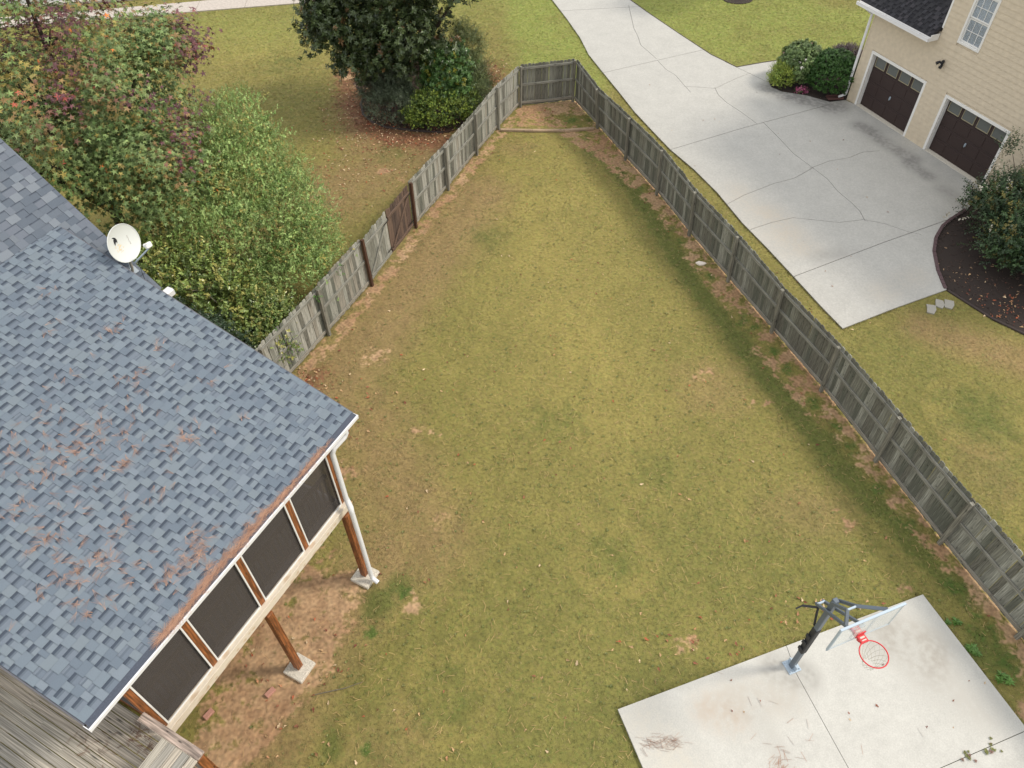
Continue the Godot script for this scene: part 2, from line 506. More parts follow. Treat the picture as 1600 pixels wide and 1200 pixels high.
func make_ground() -> void:
	var c := 0.1
	var dirt := Field.new(GX, GZ, GW, GH, c)
	var dry := Field.new(GX, GZ, GW, GH, c)
	var green := Field.new(GX, GZ, GW, GH, c)
	var fresh := Field.new(GX, GZ, GW, GH, c)
	var litter := Field.new(GX, GZ, GW, GH, c)
	# bare soil: along the fences, under the porch, worn spots
	dirt.stroke(shift(RIGHT_POSTS, 0.15), 0.5, 0.72)
	dirt.stroke(shift(LEFT_POSTS, -0.12), 0.36, 0.66)
	dirt.stroke([[0.8, -28.7], [2.6, -29.1]], 0.75, 0.9)
	dirt.stroke([[0.6, -28.0], [2.3, -27.7]], 0.6, 0.72)
	dirt.stroke([[2.5, -26.9], [3.5, -25.6], [4.7, -23.4]], 0.6, 0.8)
	dirt.stroke([[4.7, -23.4], [5.6, -20.6]], 0.5, 0.55)
	dirt.stroke([[5.9, -19.2], [6.6, -16.9]], 0.5, 0.6)
	dirt.stroke([[7.0, -14.9], [8.1, -12.3]], 0.35, 0.6)
	dirt.stroke([[-4.1, -7.6], [-4.9, -5.9], [-6.6, -3.2]], 1.1, 0.9, 0.7)
	dirt.blob(-5.6, -7.2, 2.6, 2.6, 0.9)
	for s in [[-2.34, -7.48, 0.5, 0.8], [3.41, -6.46, 0.42, 0.85], [6.35, -13.1, 0.4, 0.5], [6.75, -13.0, 0.25, 0.7], [8.5, -7.6, 0.28, 0.85], [-6.9, -32.0, 0.55, 0.8], [-6.5, -31.2, 0.5, 0.75], [-7.4, -20.4, 0.6, 0.75], [-4.6, -24.6, 0.5, 0.7], [-3.9, -23.9, 0.5, 0.7], [-6.3, -28.4, 0.6, 0.65], [9.9, -5.0, 0.5, 0.75], [-2.4, -12.2, 0.8, 0.45], [2.0, -3.0, 0.3, 0.5], [5.2, -14.0, 0.7, 0.42], [7.7, -9.3, 0.6, 0.45], [-1.9, -9.6, 0.5, 0.5], [-3.9, -15.0, 0.9, 0.5], [-4.5, -11.2, 1.1, 0.5]]:
		dirt.blob(s[0], s[1], s[2], s[2] * 0.8, s[3], 0.8)
	# straw coloured, dry turf
	dry.stroke([[-1.2, -23.0], [-4.6, -15.0], [-6.2, -11.2]], 2.3, 0.85, 0.9)
	dry.stroke([[-4.2, -13.0], [-2.2, -9.0]], 2.2, 0.75, 0.9)
	dry.stroke([[-4.0, -25.5], [-8.5, -21.0]], 3.2, 0.8, 0.9)
	dry.stroke([[-5.8, -29.5], [-5.0, -26.5], [-2.5, -25.5]], 2.6, 0.9, 0.9)
	dry.blob(5.4, -13.6, 1.8, 1.8, 0.55, 0.9)
	dry.blob(6.9, -9.6, 2.0, 1.4, 0.6, 0.9)
	dry.blob(0.2, -26.0, 1.4, 1.0, 0.5, 0.9)
	dry.stroke([[12.0, -15.6], [14.6, -14.2]], 1.3, 0.8, 0.9)
	dry.blob(11.6, -10.8, 1.4, 2.0, 0.5, 0.9)
	dry.blob(-2.6, -4.6, 1.7, 1.4, 0.5, 0.9)
	dry.stroke([[-3.0, -8.8], [-4.3, -6.3], [-5.6, -3.0]], 1.6, 0.85, 0.9)
	# dark fescue strip a step inside the right-hand fence, weeds, the strip by the drive
	green.stroke([[3.2, -25.7], [3.9, -24.6], [4.75, -22.0], [5.66, -17.95], [6.50, -15.37], [7.46, -12.69], [8.30, -10.23], [8.95, -8.97], [9.75, -7.4]], 0.58, 0.85, 0.9)
	for s in [[-3.1, -7.5, 0.7, 0.8], [-2.7, -7.9, 0.5, 0.8], [9.7, -6.2, 0.9, 0.85], [10.2, -4.4, 0.8, 0.85], [-3.7, -4.6, 0.5, 0.6], [0.6, -3.5, 0.8, 0.5], [2.2, -8.5, 1.2, 0.45], [1.0, -12.5, 1.2, 0.35], [3.6, -10.8, 1.2, 0.4], [-1.5, -5.5, 1.2, 0.45], [12.2, -12.4, 1.6, 0.6], [12.8, -9.2, 1.5, 0.5], [-0.8, -20.5, 1.0, 0.4], [-10.0, -33.5, 2.0, 0.3], [-4.4, -25.8, 1.3, 0.35]]:
		green.blob(s[0], s[1], s[2], s[2], s[3], 0.9)
	for s in [[2.55, -27.9, 0.6], [3.0, -26.6, 0.3], [3.2, -28.1, 0.4], [4.1, -24.3, 0.3], [4.8, -23.1, 0.3], [5.5, -20.7, 0.3], [5.7, -20.1, 0.3], [6.3, -18.2, 0.35], [6.9, -16.3, 0.4], [7.1, -15.9, 0.3], [7.7, -14.2, 0.35], [8.0, -12.9, 0.35], [8.5, -11.5, 0.3], [8.9, -10.2, 0.35], [9.2, -9.2, 0.35], [9.6, -7.6, 0.4], [10.0, -5.9, 0.4], [-2.5, -7.7, 0.25], [-3.2, -6.9, 0.25], [-3.0, -4.5, 0.2], [7.45, -14.9, 0.3], [8.35, -12.1, 0.3], [9.85, -6.7, 0.45]]:
		fresh.blob(s[0], s[1], s[2], s[2] * 1.2, 0.9, 0.8)
	# the lawns towards the street are lusher
	var lush := Field.new(GX, GZ, GW, GH, c)
	lush.stroke([[9.5, -40.0], [14.0, -34.0], [24.0, -34.0]], 6.0, 0.9, 0.5)
	lush.stroke([[1.6, -43.0], [1.8, -37.0], [2.6, -31.5]], 2.6, 0.95, 0.6)
	lush.stroke([[-24.0, -36.5], [-8.0, -37.5], [0.0, -40.0]], 4.5, 0.5, 0.9)
	litter.stroke([[-6.9, -32.2], [-6.3, -29.7], [-5.6, -28.0], [-4.4, -27.0], [-2.4, -26.5]], 1.1, 0.75, 0.9)
	litter.stroke([[-0.9, -32.5], [-0.2, -30.0]], 1.1, 0.55, 0.9)
	litter.stroke([[-5.5, -14.3], [-6.6, -12.0]], 0.7, 0.5, 0.9)
	blocked = Field.new(GX, GZ, GW, GH, c)
	for p in [DRIVE, BED_RIGHT, BED_LEFT, ISLAND, PAD, WALK, STREET]: blocked.poly(v2(p), 1.0)
	var a1 := dirt.wide(TW, TH)
	var a2 := dry.wide(TW, TH)
	var a3 := green.wide(TW, TH)
	var a4 := fresh.wide(TW, TH)
	var a5 := litter.wide(TW, TH)
	var a6 := lush.wide(TW, TH)
	var deep := Field.new(GX, GZ, GW, GH, c)                       # greener growth towards the house end and in the side yard
	deep.stroke([[-2.0, -5.5], [3.0, -8.0], [7.0, -8.0]], 4.2, 0.55, 0.95)
	deep.stroke([[-2.5, -2.0], [2.0, -5.0]], 3.5, 0.75, 0.9)
	deep.stroke([[10.6, -14.5], [12.6, -9.0], [14.0, -5.0]], 2.2, 0.6, 0.8)
	deep.stroke([[-9.0, -31.0], [-9.5, -24.0]], 3.0, 0.3, 0.9)
	var a7 := deep.wide(TW, TH)
	var pale := Field.new(GX, GZ, GW, GH, c)
	pale.stroke([[1.5, -26.0], [1.2, -19.0], [2.5, -14.0]], 3.2, 0.75, 0.95)
	pale.stroke([[-22.0, -34.0], [-9.0, -36.0]], 4.0, 0.7, 0.9)
	var a8 := pale.wide(TW, TH)
	var n1 := noise(0.30, 3, 41).get_image(TW, TH).get_data()
	var n2 := noise(0.045, 4, 42).get_image(TW, TH).get_data()
	var n3 := noise(0.010, 3, 43).get_image(TW, TH).get_data()
	var n4 := noise(0.09, 3, 44).get_image(TW, TH).get_data()
	gcol = PackedByteArray(); gcol.resize(TW * TH * 3)
	gdirt = PackedByteArray(); gdirt.resize(TW * TH)
	var C_O := Vector3(132, 124, 66)
	var C_Y := Vector3(150, 138, 76)
	var C_D := Vector3(148, 124, 84)
	var C_G := Vector3(98, 104, 48)
	var C_F := Vector3(82, 104, 42)
	var C_L := Vector3(140, 147, 72)
	var C_S := Vector3(176, 146, 112)
	var C_R := Vector3(158, 124, 92)
	var C_T := Vector3(122, 80, 58)
	for i in TW * TH:
		var f1 := n1[i] / 255.0
		var f2 := n2[i] / 255.0
		var f3 := n3[i] / 255.0
		var f4 := n4[i] / 255.0
		var col := C_O.lerp(C_Y, clampf((f3 - 0.35) * 0.9 + a8[i], 0, 1))
		col = col.lerp(C_D, clampf(a2[i] * 1.1 + (f2 - 0.62) * 0.5 + (f4 - 0.5) * 0.15, 0, 0.9))
		col = col.lerp(C_L, a6[i] * clampf(0.5 + f3, 0, 1))
		col = col.lerp(C_G, clampf((a3[i] * 1.3 + (f2 - 0.62) * 0.9 + (f4 - 0.5) * 0.5) if a3[i] > 0.02 else (f4 - 0.62) * 0.35 + (f2 - 0.5) * 0.25 + a7[i] * 0.55, 0, 0.85))
		if a4[i] > 0.01: col = col.lerp(C_F, clampf(a4[i] * 1.3 + (f4 - 0.55) * 3.0 + (f1 - 0.5) * 1.4 - 0.45, 0, 0.85))
		var lt := clampf(a5[i] * 1.5 + (f1 - 0.6) * 1.6 + (f4 - 0.5), 0, 0.85) if a5[i] > 0.01 else 0.0
		col = col.lerp(C_T, lt)
		var ds := smoothstep(0.40, 0.74, a1[i] * (1.0 - 0.75 * a4[i]) + (f1 - 0.5) * 0.6 + (f2 - 0.5) * 0.9 + (f4 - 0.5) * 0.9) if a1[i] > 0.01 else 0.0
		col = col.lerp(C_S.lerp(C_R, clampf(f3 * 1.6 - 0.35 + (f4 - 0.5), 0, 1)), ds)
		col *= (0.90 + 0.18 * f1) if ds < 0.3 else (0.78 + 0.42 * f1)
		gcol[i * 3] = clampi(int(col.x), 0, 255)
		gcol[i * 3 + 1] = clampi(int(col.y), 0, 255)
		gcol[i * 3 + 2] = clampi(int(col.z), 0, 255)
		gdirt[i] = int(255.0 * clampf(ds + lt * 0.5, 0, 1))
	var m := mat("soil_and_turf", Color(1, 1, 1), 0.95, ImageTexture.create_from_image(Image.create_from_data(TW, TH, false, Image.FORMAT_RGB8, gcol)))
	m.texture_repeat = false
	m.normal_enabled = true
	m.normal_texture = bumps(512, 0.11, 5.0, 47, 5)
	m.normal_scale = 0.25
	var m2 := mat("distant_turf", rgb(132, 126, 62), 0.95, speckle(512, 0.05, 0.75, 1.0, 48), 0.12, true)
	# the sheet: the yard and its surroundings in the middle, plain turf on to the horizon
	var inner := Acc.new()
	for q in [[Vector2(GX, GZ), Vector2(GX + GW, GZ + GH)]]:
		var A: Vector2 = q[0]
		var B: Vector2 = q[1]
		var k := 40
		for i in k:
			for j in k:
				var a := A + (B - A) * Vector2(float(i) / k, float(j) / k)
				var b := A + (B - A) * Vector2(float(i + 1) / k, float(j + 1) / k)
				var ua := Vector2(float(i) / k, float(j) / k)
				var ub := Vector2(float(i + 1) / k, float(j + 1) / k)
				inner.tri3(Vector3(a.x, 0, a.y), Vector3(b.x, 0, a.y), Vector3(b.x, 0, b.y), Vector3.UP, Vector3.UP, Vector3.UP, ua, Vector2(ub.x, ua.y), ub)
				inner.tri3(Vector3(a.x, 0, a.y), Vector3(b.x, 0, b.y), Vector3(a.x, 0, b.y), Vector3.UP, Vector3.UP, Vector3.UP, ua, ub, Vector2(ua.x, ub.y))
	var ground := inner.mesh()
	var outer := Acc.new()
	var R := 600.0
	var xs := [-R, GX, GX + GW, R]
	var zs := [-R, GZ, GZ + GH, R]
	for i in 3:
		for j in 3:
			if i == 1 and j == 1: continue
			outer.quad(Vector3(xs[i], 0, zs[j]), Vector3(xs[i + 1], 0, zs[j]), Vector3(xs[i + 1], 0, zs[j + 1]), Vector3(xs[i], 0, zs[j + 1]), Vector3.UP)
	var arr := []
	arr.resize(Mesh.ARRAY_MAX)
	arr[Mesh.ARRAY_VERTEX] = outer.v
	arr[Mesh.ARRAY_NORMAL] = outer.n
	arr[Mesh.ARRAY_TEX_UV] = outer.t
	arr[Mesh.ARRAY_COLOR] = outer.c
	ground.add_surface_from_arrays(Mesh.PRIMITIVE_TRIANGLES, arr)
	ground.surface_set_material(0, m)
	ground.surface_set_material(1, m2)
	var o := part("ground", ground, null)
	tag(o, "", "", "", "structure")


func ground_at(x: float, z: float) -> int:
	var i := clampi(int((x - GX) / GW * TW), 0, TW - 1)
	var j := clampi(int((z - GZ) / GH * TH), 0, TH - 1)
	return j * TW + i


func seen(x: float, z: float) -> bool:                        # the wedge of ground round the photograph's view, with some metres to spare
	return z < -1.0 and x > -5.5 + z * 0.56 and x < 9.5 - z * 0.46


func make_grass() -> void:
	var tufts := []
	for k in 4:
		var a := Acc.new()
		for i in 9:
			var at := Vector3(rnd(-0.045, 0.045), 0, rnd(-0.045, 0.045))
			var lean := Vector3(rnd(-1, 1), 0, rnd(-1, 1)) * 0.05
			var hgt := rnd(0.018, 0.042)
			var side := Vector3(rnd(-1, 1), 0, rnd(-1, 1)).normalized() * rnd(0.004, 0.007)
			var tip := at + lean + Vector3.UP * hgt
			var nn := (Vector3.UP * 0.8 + rdir() * 0.35).normalized()
			a.col = Color(1, 1, 1) * rnd(0.7, 1.15)
			a.col.a = 1.0
			a.tri(at - side, at + side, tip, nn)
		tufts.append(a.mesh())
	var lawns := [["lawn_grass", 0.075], ["lawn_grass", 0.10], ["lawn_grass", 0.12], ["lawn_grass", 0.12]]
	var yard := PackedVector2Array()
	for q in RIGHT_POSTS: yard.append(Vector2(q[0], q[1]))
	yard.append(Vector2(-8, 0)); yard.append(Vector2(-8, -10))
	for i in range(LEFT_POSTS.size() - 1, -1, -1): yard.append(Vector2(LEFT_POSTS[i][0], LEFT_POSTS[i][1]))
	var inside := Field.new(GX, GZ, GW, GH, 0.1)
	inside.poly(yard, 1.0)
	var bufs := []
	for k in 16: bufs.append(PackedFloat32Array())
	var z := GZ
	while z < -1.0:
		var step := 0.056 if z > -20.0 else 0.066 if z > -30.0 else 0.08
		var x := maxf(GX, -6.0 + z * 0.56)
		var xe := minf(GX + GW, 10.0 - z * 0.46)
		while x < xe:
			x += step
			var px := x + rnd(-0.5, 0.5) * step
			var pz := z + rnd(-0.5, 0.5) * step
			if blocked.at(px, pz) > 0.5: continue
			var g := ground_at(px, pz)
			if gdirt[g] > 60 and rng.randf() < gdirt[g] / 270.0: continue
			var r := gcol[g * 3] / 255.0
			var gr := gcol[g * 3 + 1] / 255.0
			var b := gcol[g * 3 + 2] / 255.0
			var w := rng.randf()
			var k := rnd(0.66, 1.4)
			var straw := 0.45 if w < 0.2 else 0.0
			var col := Color(lerpf(r * r, 0.42, straw) * k, lerpf(gr * gr, 0.30, straw) * k, lerpf(b * b, 0.15, straw) * k)
			if w > 0.82: col = Color(col.r * 0.70, col.g * 0.98, col.b * 0.75)
			var s := rnd(0.7, 1.25) * (step / 0.075)
			var a := rng.randf() * TAU
			var lay := sin((px * 0.86 + pz * 0.42) * 5.2 + 0.6 * sin(pz * 0.7))        # mown in strips: the blades lie one way, then the other
			var bs := Basis(Vector3(cos(a) * s, 0, sin(a) * s), Vector3(0.35 * lay * 0.42, s * rnd(0.7, 1.2), 0.5 * lay), Vector3(-sin(a) * s, 0, cos(a) * s))
			var which := 0 if inside.at(px, pz) > 0.5 else 1 if px < 0.4 + (pz + 29.0) * 0.3 and px < 2.6 else 2 if pz > -31.0 or px < 6.0 else 3
			put(bufs[which * 4 + rng.randi() % 4], bs, Vector3(px, 0.002, pz), col)
		z += step
	var stalk := Acc.new()
	stalk.quad(Vector3(-0.06, 0, -0.0035), Vector3(0.06, 0.012, -0.0035), Vector3(0.06, 0.012, 0.0035), Vector3(-0.06, 0, 0.0035), Vector3.UP)
	var rosette := sprig(7, 0.012, 0.05, 0.014, 77, true)
	var stalks := PackedFloat32Array()
	var weeds := PackedFloat32Array()
	for k in 9000:
		var pz := rnd(-30.0, -2.0)
		var px := rnd(-7.0, 11.0)
		if inside.at(px, pz) < 0.5 or blocked.at(px, pz) > 0.5: continue
		var g := ground_at(px, pz)
		if k % 3:
			var an := rng.randf() * TAU
			put(stalks, Basis(Vector3(cos(an), rnd(-0.1, 0.1), sin(an)) * rnd(0.6, 1.3), Vector3.UP, Vector3(-sin(an), 0, cos(an))), Vector3(px, 0.034, pz), lin(190, 160, 110).lerp(lin(150, 120, 80), rng.randf()))
		elif gdirt[g] < 90:
			put(weeds, facing((Vector3.UP + rdir() * 0.2).normalized(), rng.randf() * TAU).scaled(Vector3.ONE * rnd(0.3, 0.85)), Vector3(px, 0.022, pz), lin(110, 118, 58).lerp(lin(134, 132, 70), rng.randf()) * rnd(0.7, 1.1))
	var fringe := PackedFloat32Array()
	for outline in [DRIVE, PAD]:
		for i in outline.size():
			var a := Vector2(outline[i][0], outline[i][1])
			var b := Vector2(outline[(i + 1) % outline.size()][0], outline[(i + 1) % outline.size()][1])
			if outline == DRIVE and i >= 18 and i <= 38: continue       # bricks, wall and bed stand along these sides
			for k in int(a.distance_to(b) / 0.035):
				var q := a.lerp(b, rng.randf()) + Vector2(rng.randfn(), rng.randfn()) * 0.03
				var g := ground_at(q.x + rnd(-0.3, 0.3), q.y + rnd(-0.3, 0.3))
				put(fringe, Basis(Vector3.UP, rng.randf() * TAU).scaled(Vector3(0.8, rnd(1.3, 2.2), 0.8)), Vector3(q.x, 0.004, q.y), Color(pow(gcol[g * 3] / 255.0, 2.0), pow(gcol[g * 3 + 1] / 255.0, 2.0), pow(gcol[g * 3 + 2] / 255.0, 2.0)) * rnd(0.6, 1.15))
	var names := ["short olive lawn grass inside the fenced back yard", "drier lawn grass on the street side of the left fence", "lawn grass between the right fence and the driveway", "lush front lawn grass beyond the driveway"]
	for i in 4:
		var o := Node3D.new()
		o.name = numbered("lawn_grass")
		add_child(o)
		tag(o, names[i], "grass", "", "stuff")
		for k in 4:
			if i == 0 and k == 0:
				tag(many("straw_stalks", stalk.mesh(), stalks, M.needles, o), "", "", "", "stuff")
				tag(many("lawn_weeds", rosette, weeds, M.dull_leaf, o), "", "", "", "stuff")
				tag(many("edge_grass", tufts[1], fringe, M.grass, o), "", "", "", "stuff")
			if bufs[i * 4 + k].size(): tag(many("grass_tufts", tufts[k], bufs[i * 4 + k], M.grass, o), "", "", "", "stuff")


# ---------------------------------------------------------------- concrete
func concrete_map(x0: float, z0: float, ww: float, hh: float, px: int, base: Vector3, stains: Array, seed_: int) -> StandardMaterial3D:
	# stains: [points, width, strength, colour]; each is broken up by noise like mildew and soil on concrete
	var tw := int(ww * px)
	var th := int(hh * px)
	var n1 := noise(0.35, 3, seed_).get_image(tw, th).get_data()
	var n2 := noise(1.1 / px, 5, seed_ + 1).get_image(tw, th).get_data()
	var n3 := noise(5.0 / px, 4, seed_ + 2).get_image(tw, th).get_data()
	var fields := []
	for s in stains:
		var f := Field.new(x0, z0, ww, hh, 0.1)
		f.stroke(s[0], s[1], s[2], 0.9)
		fields.append(f.wide(tw, th))
	var out := PackedByteArray()
	out.resize(tw * th * 3)
	for i in tw * th:
		var a := n1[i] / 255.0
		var b := n2[i] / 255.0
		var d := n3[i] / 255.0
		var col := base * (0.88 + 0.12 * a + 0.05 * b + 0.05 * d)
		for k in fields.size():
			var f: float = fields[k][i]
			if f > 0.01: col = col.lerp(stains[k][3], clampf(f * (0.2 + 1.1 * smoothstep(0.2, 0.9, d * 0.55 + b * 0.5)) * (0.45 + 0.9 * a), 0, 0.8) * 0.6)
		out[i * 3] = clampi(int(col.x), 0, 255)
		out[i * 3 + 1] = clampi(int(col.y), 0, 255)
		out[i * 3 + 2] = clampi(int(col.z), 0, 255)
	var m := mat("weathered_concrete", Color(1, 1, 1), 0.9, ImageTexture.create_from_image(Image.create_from_data(tw, th, false, Image.FORMAT_RGB8, out)))
	m.uv1_scale = Vector3(1.0 / ww, 1.0 / hh, 1)
	m.uv1_offset = Vector3(-x0 / ww, -z0 / hh, 0)
	m.texture_repeat = false
	return m


func slabs(parent: Node, called: String, outline: Array, joints: Array, cracks: Array, y0: float, y1: float, m: Material, gap := 0.012) -> void:
	var pieces := [v2(outline)]
	for set_ in [[joints, gap], [cracks, 0.009]]:
		for j in set_[0]:
			var cutters := Geometry2D.offset_polyline(v2(j), set_[1], Geometry2D.JOIN_MITER, Geometry2D.END_BUTT)
			for cut in cutters:
				var next := []
				for p in pieces:
					var holes := false
					var got := Geometry2D.clip_polygons(p, cut)
					for q in got:
						if Geometry2D.is_polygon_clockwise(q): holes = true
					if holes: next.append(p)
					else: next.append_array(got)
				pieces = next
	for p in pieces:
		var a := Acc.new()
		a.slab(p, y0, y1)
		build(called, a, m, parent)


func make_paving() -> void:
	# the neighbour's drive
	var grey := Vector3(177, 175, 169)
	var soot := Vector3(96, 94, 92)
	var tan := Vector3(168, 150, 128)
	var dm := concrete_map(0, -48, 18, 33, 38, grey, [
		[[[11.0, -30.2], [11.9, -29.5], [13.3, -28.6]], 0.85, 1.0, soot], [[[11.6, -29.3], [13.0, -28.2]], 0.9, 0.5, soot],
		[[[13.75, -27.0], [14.1, -26.6]], 0.6, 0.9, soot], [[[14.1, -26.2], [14.9, -24.6]], 0.6, 0.8, soot], [[[14.7, -24.2], [15.1, -23.4]], 0.5, 0.8, soot], [[[15.3, -22.6], [15.6, -21.8]], 0.6, 0.5, soot],
		[[[9.0, -21.5], [9.6, -19.5]], 0.8, 0.35, tan], [[[9.8, -19.0], [10.6, -19.2]], 0.5, 0.4, soot], [[[8.0, -22.8], [9.0, -19.5]], 0.9, 0.3, tan], [[[11.2, -17.2], [12.6, -18.0]], 0.8, 0.25, tan]], 61)
	var base := Acc.new()
	base.slab(v2(DRIVE), 0.002, 0.006)
	var sub := build("driveway_base", base, M.edging)
	tag(sub, "", "", "", "structure")
	var drive := Node3D.new()
	drive.name = "driveway"
	add_child(drive)
	tag(drive, "", "", "", "structure")
	var joints := [
		[[2.0, -38.34], [3.07, -38.43], [6.62, -38.71], [8.0, -38.82]], [[3.0, -31.29], [4.30, -31.84], [9.02, -33.85], [10.2, -34.35]],
		[[5.3, -25.10], [6.23, -25.54], [9.24, -26.97], [13.16, -28.67], [14.5, -29.26]], [[7.9, -17.55], [8.87, -18.03], [12.28, -19.66], [15.18, -20.96], [16.2, -21.42]],
		[[9.7, -32.63], [10.11, -32.06], [11.24, -30.49], [11.6, -30.0]]]
	var cracks := [
		[[6.2, -38.9], [6.13, -36.29], [6.21, -35.25], [6.22, -34.44], [6.52, -33.65], [6.75, -33.01]],
		[[6.75, -32.9], [7.00, -32.02], [7.33, -31.47], [7.51, -30.71], [7.72, -29.92]],
		[[7.5, -30.45], [8.28, -30.34], [8.80, -30.20], [9.38, -30.68], [10.19, -31.28], [10.6, -31.5]],
		[[8.80, -30.3], [8.82, -29.65], [9.03, -29.00], [9.46, -28.20], [9.89, -27.24]],
		[[10.14, -27.4], [10.49, -26.09], [10.72, -25.09], [11.12, -24.19], [11.50, -23.33], [11.62, -22.58], [11.89, -21.86], [12.02, -21.35], [12.01, -20.8]],
		[[7.3, -21.7], [7.69, -22.01], [8.27, -22.44], [9.51, -23.13], [10.33, -23.44], [11.2, -24.1]],
		[[11.05, -24.05], [11.93, -24.52], [12.71, -24.71], [13.31, -25.06], [13.98, -25.14]],
		[[7.7, -20.2], [8.14, -20.51], [8.87, -20.84], [9.66, -21.08], [10.42, -20.91], [11.11, -20.76], [12.00, -20.89], [12.60, -20.65], [13.16, -20.22], [13.6, -20.0]]]
	slabs(drive, "slab", DRIVE, joints, cracks, 0.012, 0.05, dm)
	# the slab under the hoop
	var pm := concrete_map(1, -8, 11, 11, 80, Vector3(190, 188, 181), [
		[[[7.6, -6.6], [8.4, -6.2]], 0.95, 0.75, Vector3(132, 124, 114)], [[[8.2, -5.6], [9.0, -5.0]], 0.8, 0.4, Vector3(140, 134, 126)], [[[5.2, -5.9], [5.75, -5.7]], 0.5, 0.8, Vector3(120, 116, 110)],
		[[[3.7, -5.1], [4.1, -4.9]], 0.6, 0.6, Vector3(158, 136, 116)], [[[4.3, -5.4], [5.2, -5.3]], 0.7, 0.45, Vector3(150, 138, 124)], [[[2.4, -4.9], [3.0, -4.0]], 0.9, 0.3, Vector3(178, 164, 140)], [[[4.6, -4.9], [4.9, -4.2]], 0.4, 0.35, Vector3(140, 134, 126)]], 71)
	var pad := Node3D.new()
	pad.name = "concrete_court"
	add_child(pad)
	tag(pad, "", "", "", "structure")
	slabs(pad, "slab", PAD, [[[5.58, -6.4], [5.634, -5.731], [6.134, -3.957], [8.0, 2.0]], [[10.8, -4.88], [9.74, -4.53], [7.2, -3.69], [0.0, -1.31]]], [], 0.0, 0.07, pm, 0.006)
	# pavement and street
	var wm := mat("pavement_concrete", rgb(196, 186, 176), 0.9, speckle(512, 0.03, 0.85, 1.0, 81), 0.4, true)
	var walk := Node3D.new()
	walk.name = "pavement"
	add_child(walk)
	tag(walk, "", "", "", "structure")
	var cuts := []
	for i in 14:
		var x := -28.0 + i * 2.4 + 0.56
		cuts.append([[x + 0.05, -36.0 - (x + 30.0) * 0.14], [x - 0.35, -41.5 - (x + 30.0) * 0.14]])
	slabs(walk, "slab", WALK, cuts, [], 0.0, 0.05, wm, 0.01)
	var st := Acc.new()
	st.slab(v2(STREET), 0.0, 0.012)
	tag(build("street", st, mat("pale_road", rgb(168, 166, 162), 0.9, speckle(512, 0.06, 0.85, 1.0, 82), 0.4, true)), "", "", "", "structure")
	var kerb := Acc.new()
	var e := v2(STREET)
	for i in 6:
		var a := Vector3(e[i].x, 0.07, e[i].y)
		var b := Vector3(e[i + 1].x, 0.07, e[i + 1].y)
		var x := (b - a).normalized()
		kerb.box((a + b) * 0.5, Vector3((b - a).length() * 0.5 - 0.004, 0.07, 0.09), Basis(x, Vector3.UP, x.cross(Vector3.UP)), 0.02)
	tag(build("kerb", kerb, wm), "", "", "", "structure")


# ---------------------------------------------------------------- fences
var board_meshes := []


func make_board_meshes() -> void:
	for k in 4:                                                # dog-eared pickets, 1.76 m tall
		var a := Acc.new()
		var w := 0.0708
		var h: float = 1.76 + [0.0, 0.01, -0.012, 0.006][k]
		var ear := 0.03
		var p := [Vector2(-w, 0), Vector2(w, 0), Vector2(w, h - ear), Vector2(w - ear, h), Vector2(-w + ear, h), Vector2(-w, h - ear)]
		for s in [-1.0, 1.0]:
			for i in range(1, 5):
				a.tri3(Vector3(p[0].x, p[0].y, 0.009 * s), Vector3(p[i].x, p[i].y, 0.009 * s), Vector3(p[i + 1].x, p[i + 1].y, 0.009 * s), Vector3(0, 0, s), Vector3(0, 0, s), Vector3(0, 0, s), p[0] + Vector2(k, s * 0.3), p[i] + Vector2(k, s * 0.3), p[i + 1] + Vector2(k, s * 0.3))
		for i in 6:
			var q: Vector2 = p[i]
			var r: Vector2 = p[(i + 1) % 6]
			var e := (r - q).normalized()
			a.quad(Vector3(q.x, q.y, -0.009), Vector3(r.x, r.y, -0.009), Vector3(r.x, r.y, 0.009), Vector3(q.x, q.y, 0.009), Vector3(e.y, -e.x, 0), Vector2(q.distance_to(r), 0.018))
		board_meshes.append(a.mesh())


func add_board(o: Node3D, base: Vector3, top: Vector3, along: Vector3, m: Material) -> void:
	var up := (top - base)
	var y := up.normalized()
	var z := along.cross(y).normalized()
	var x := y.cross(z)
	var b := Basis(x, up / 1.7, z)
	b = b * Basis(Vector3(0, 0, 1), rnd(-0.007, 0.007)) * Basis(Vector3(0, 1, 0), rnd(-0.03, 0.03))
	b.y *= rnd(0.988, 1.008)
	part("board", board_meshes[rng.randi() % 4], m, o, Transform3D(b, base))


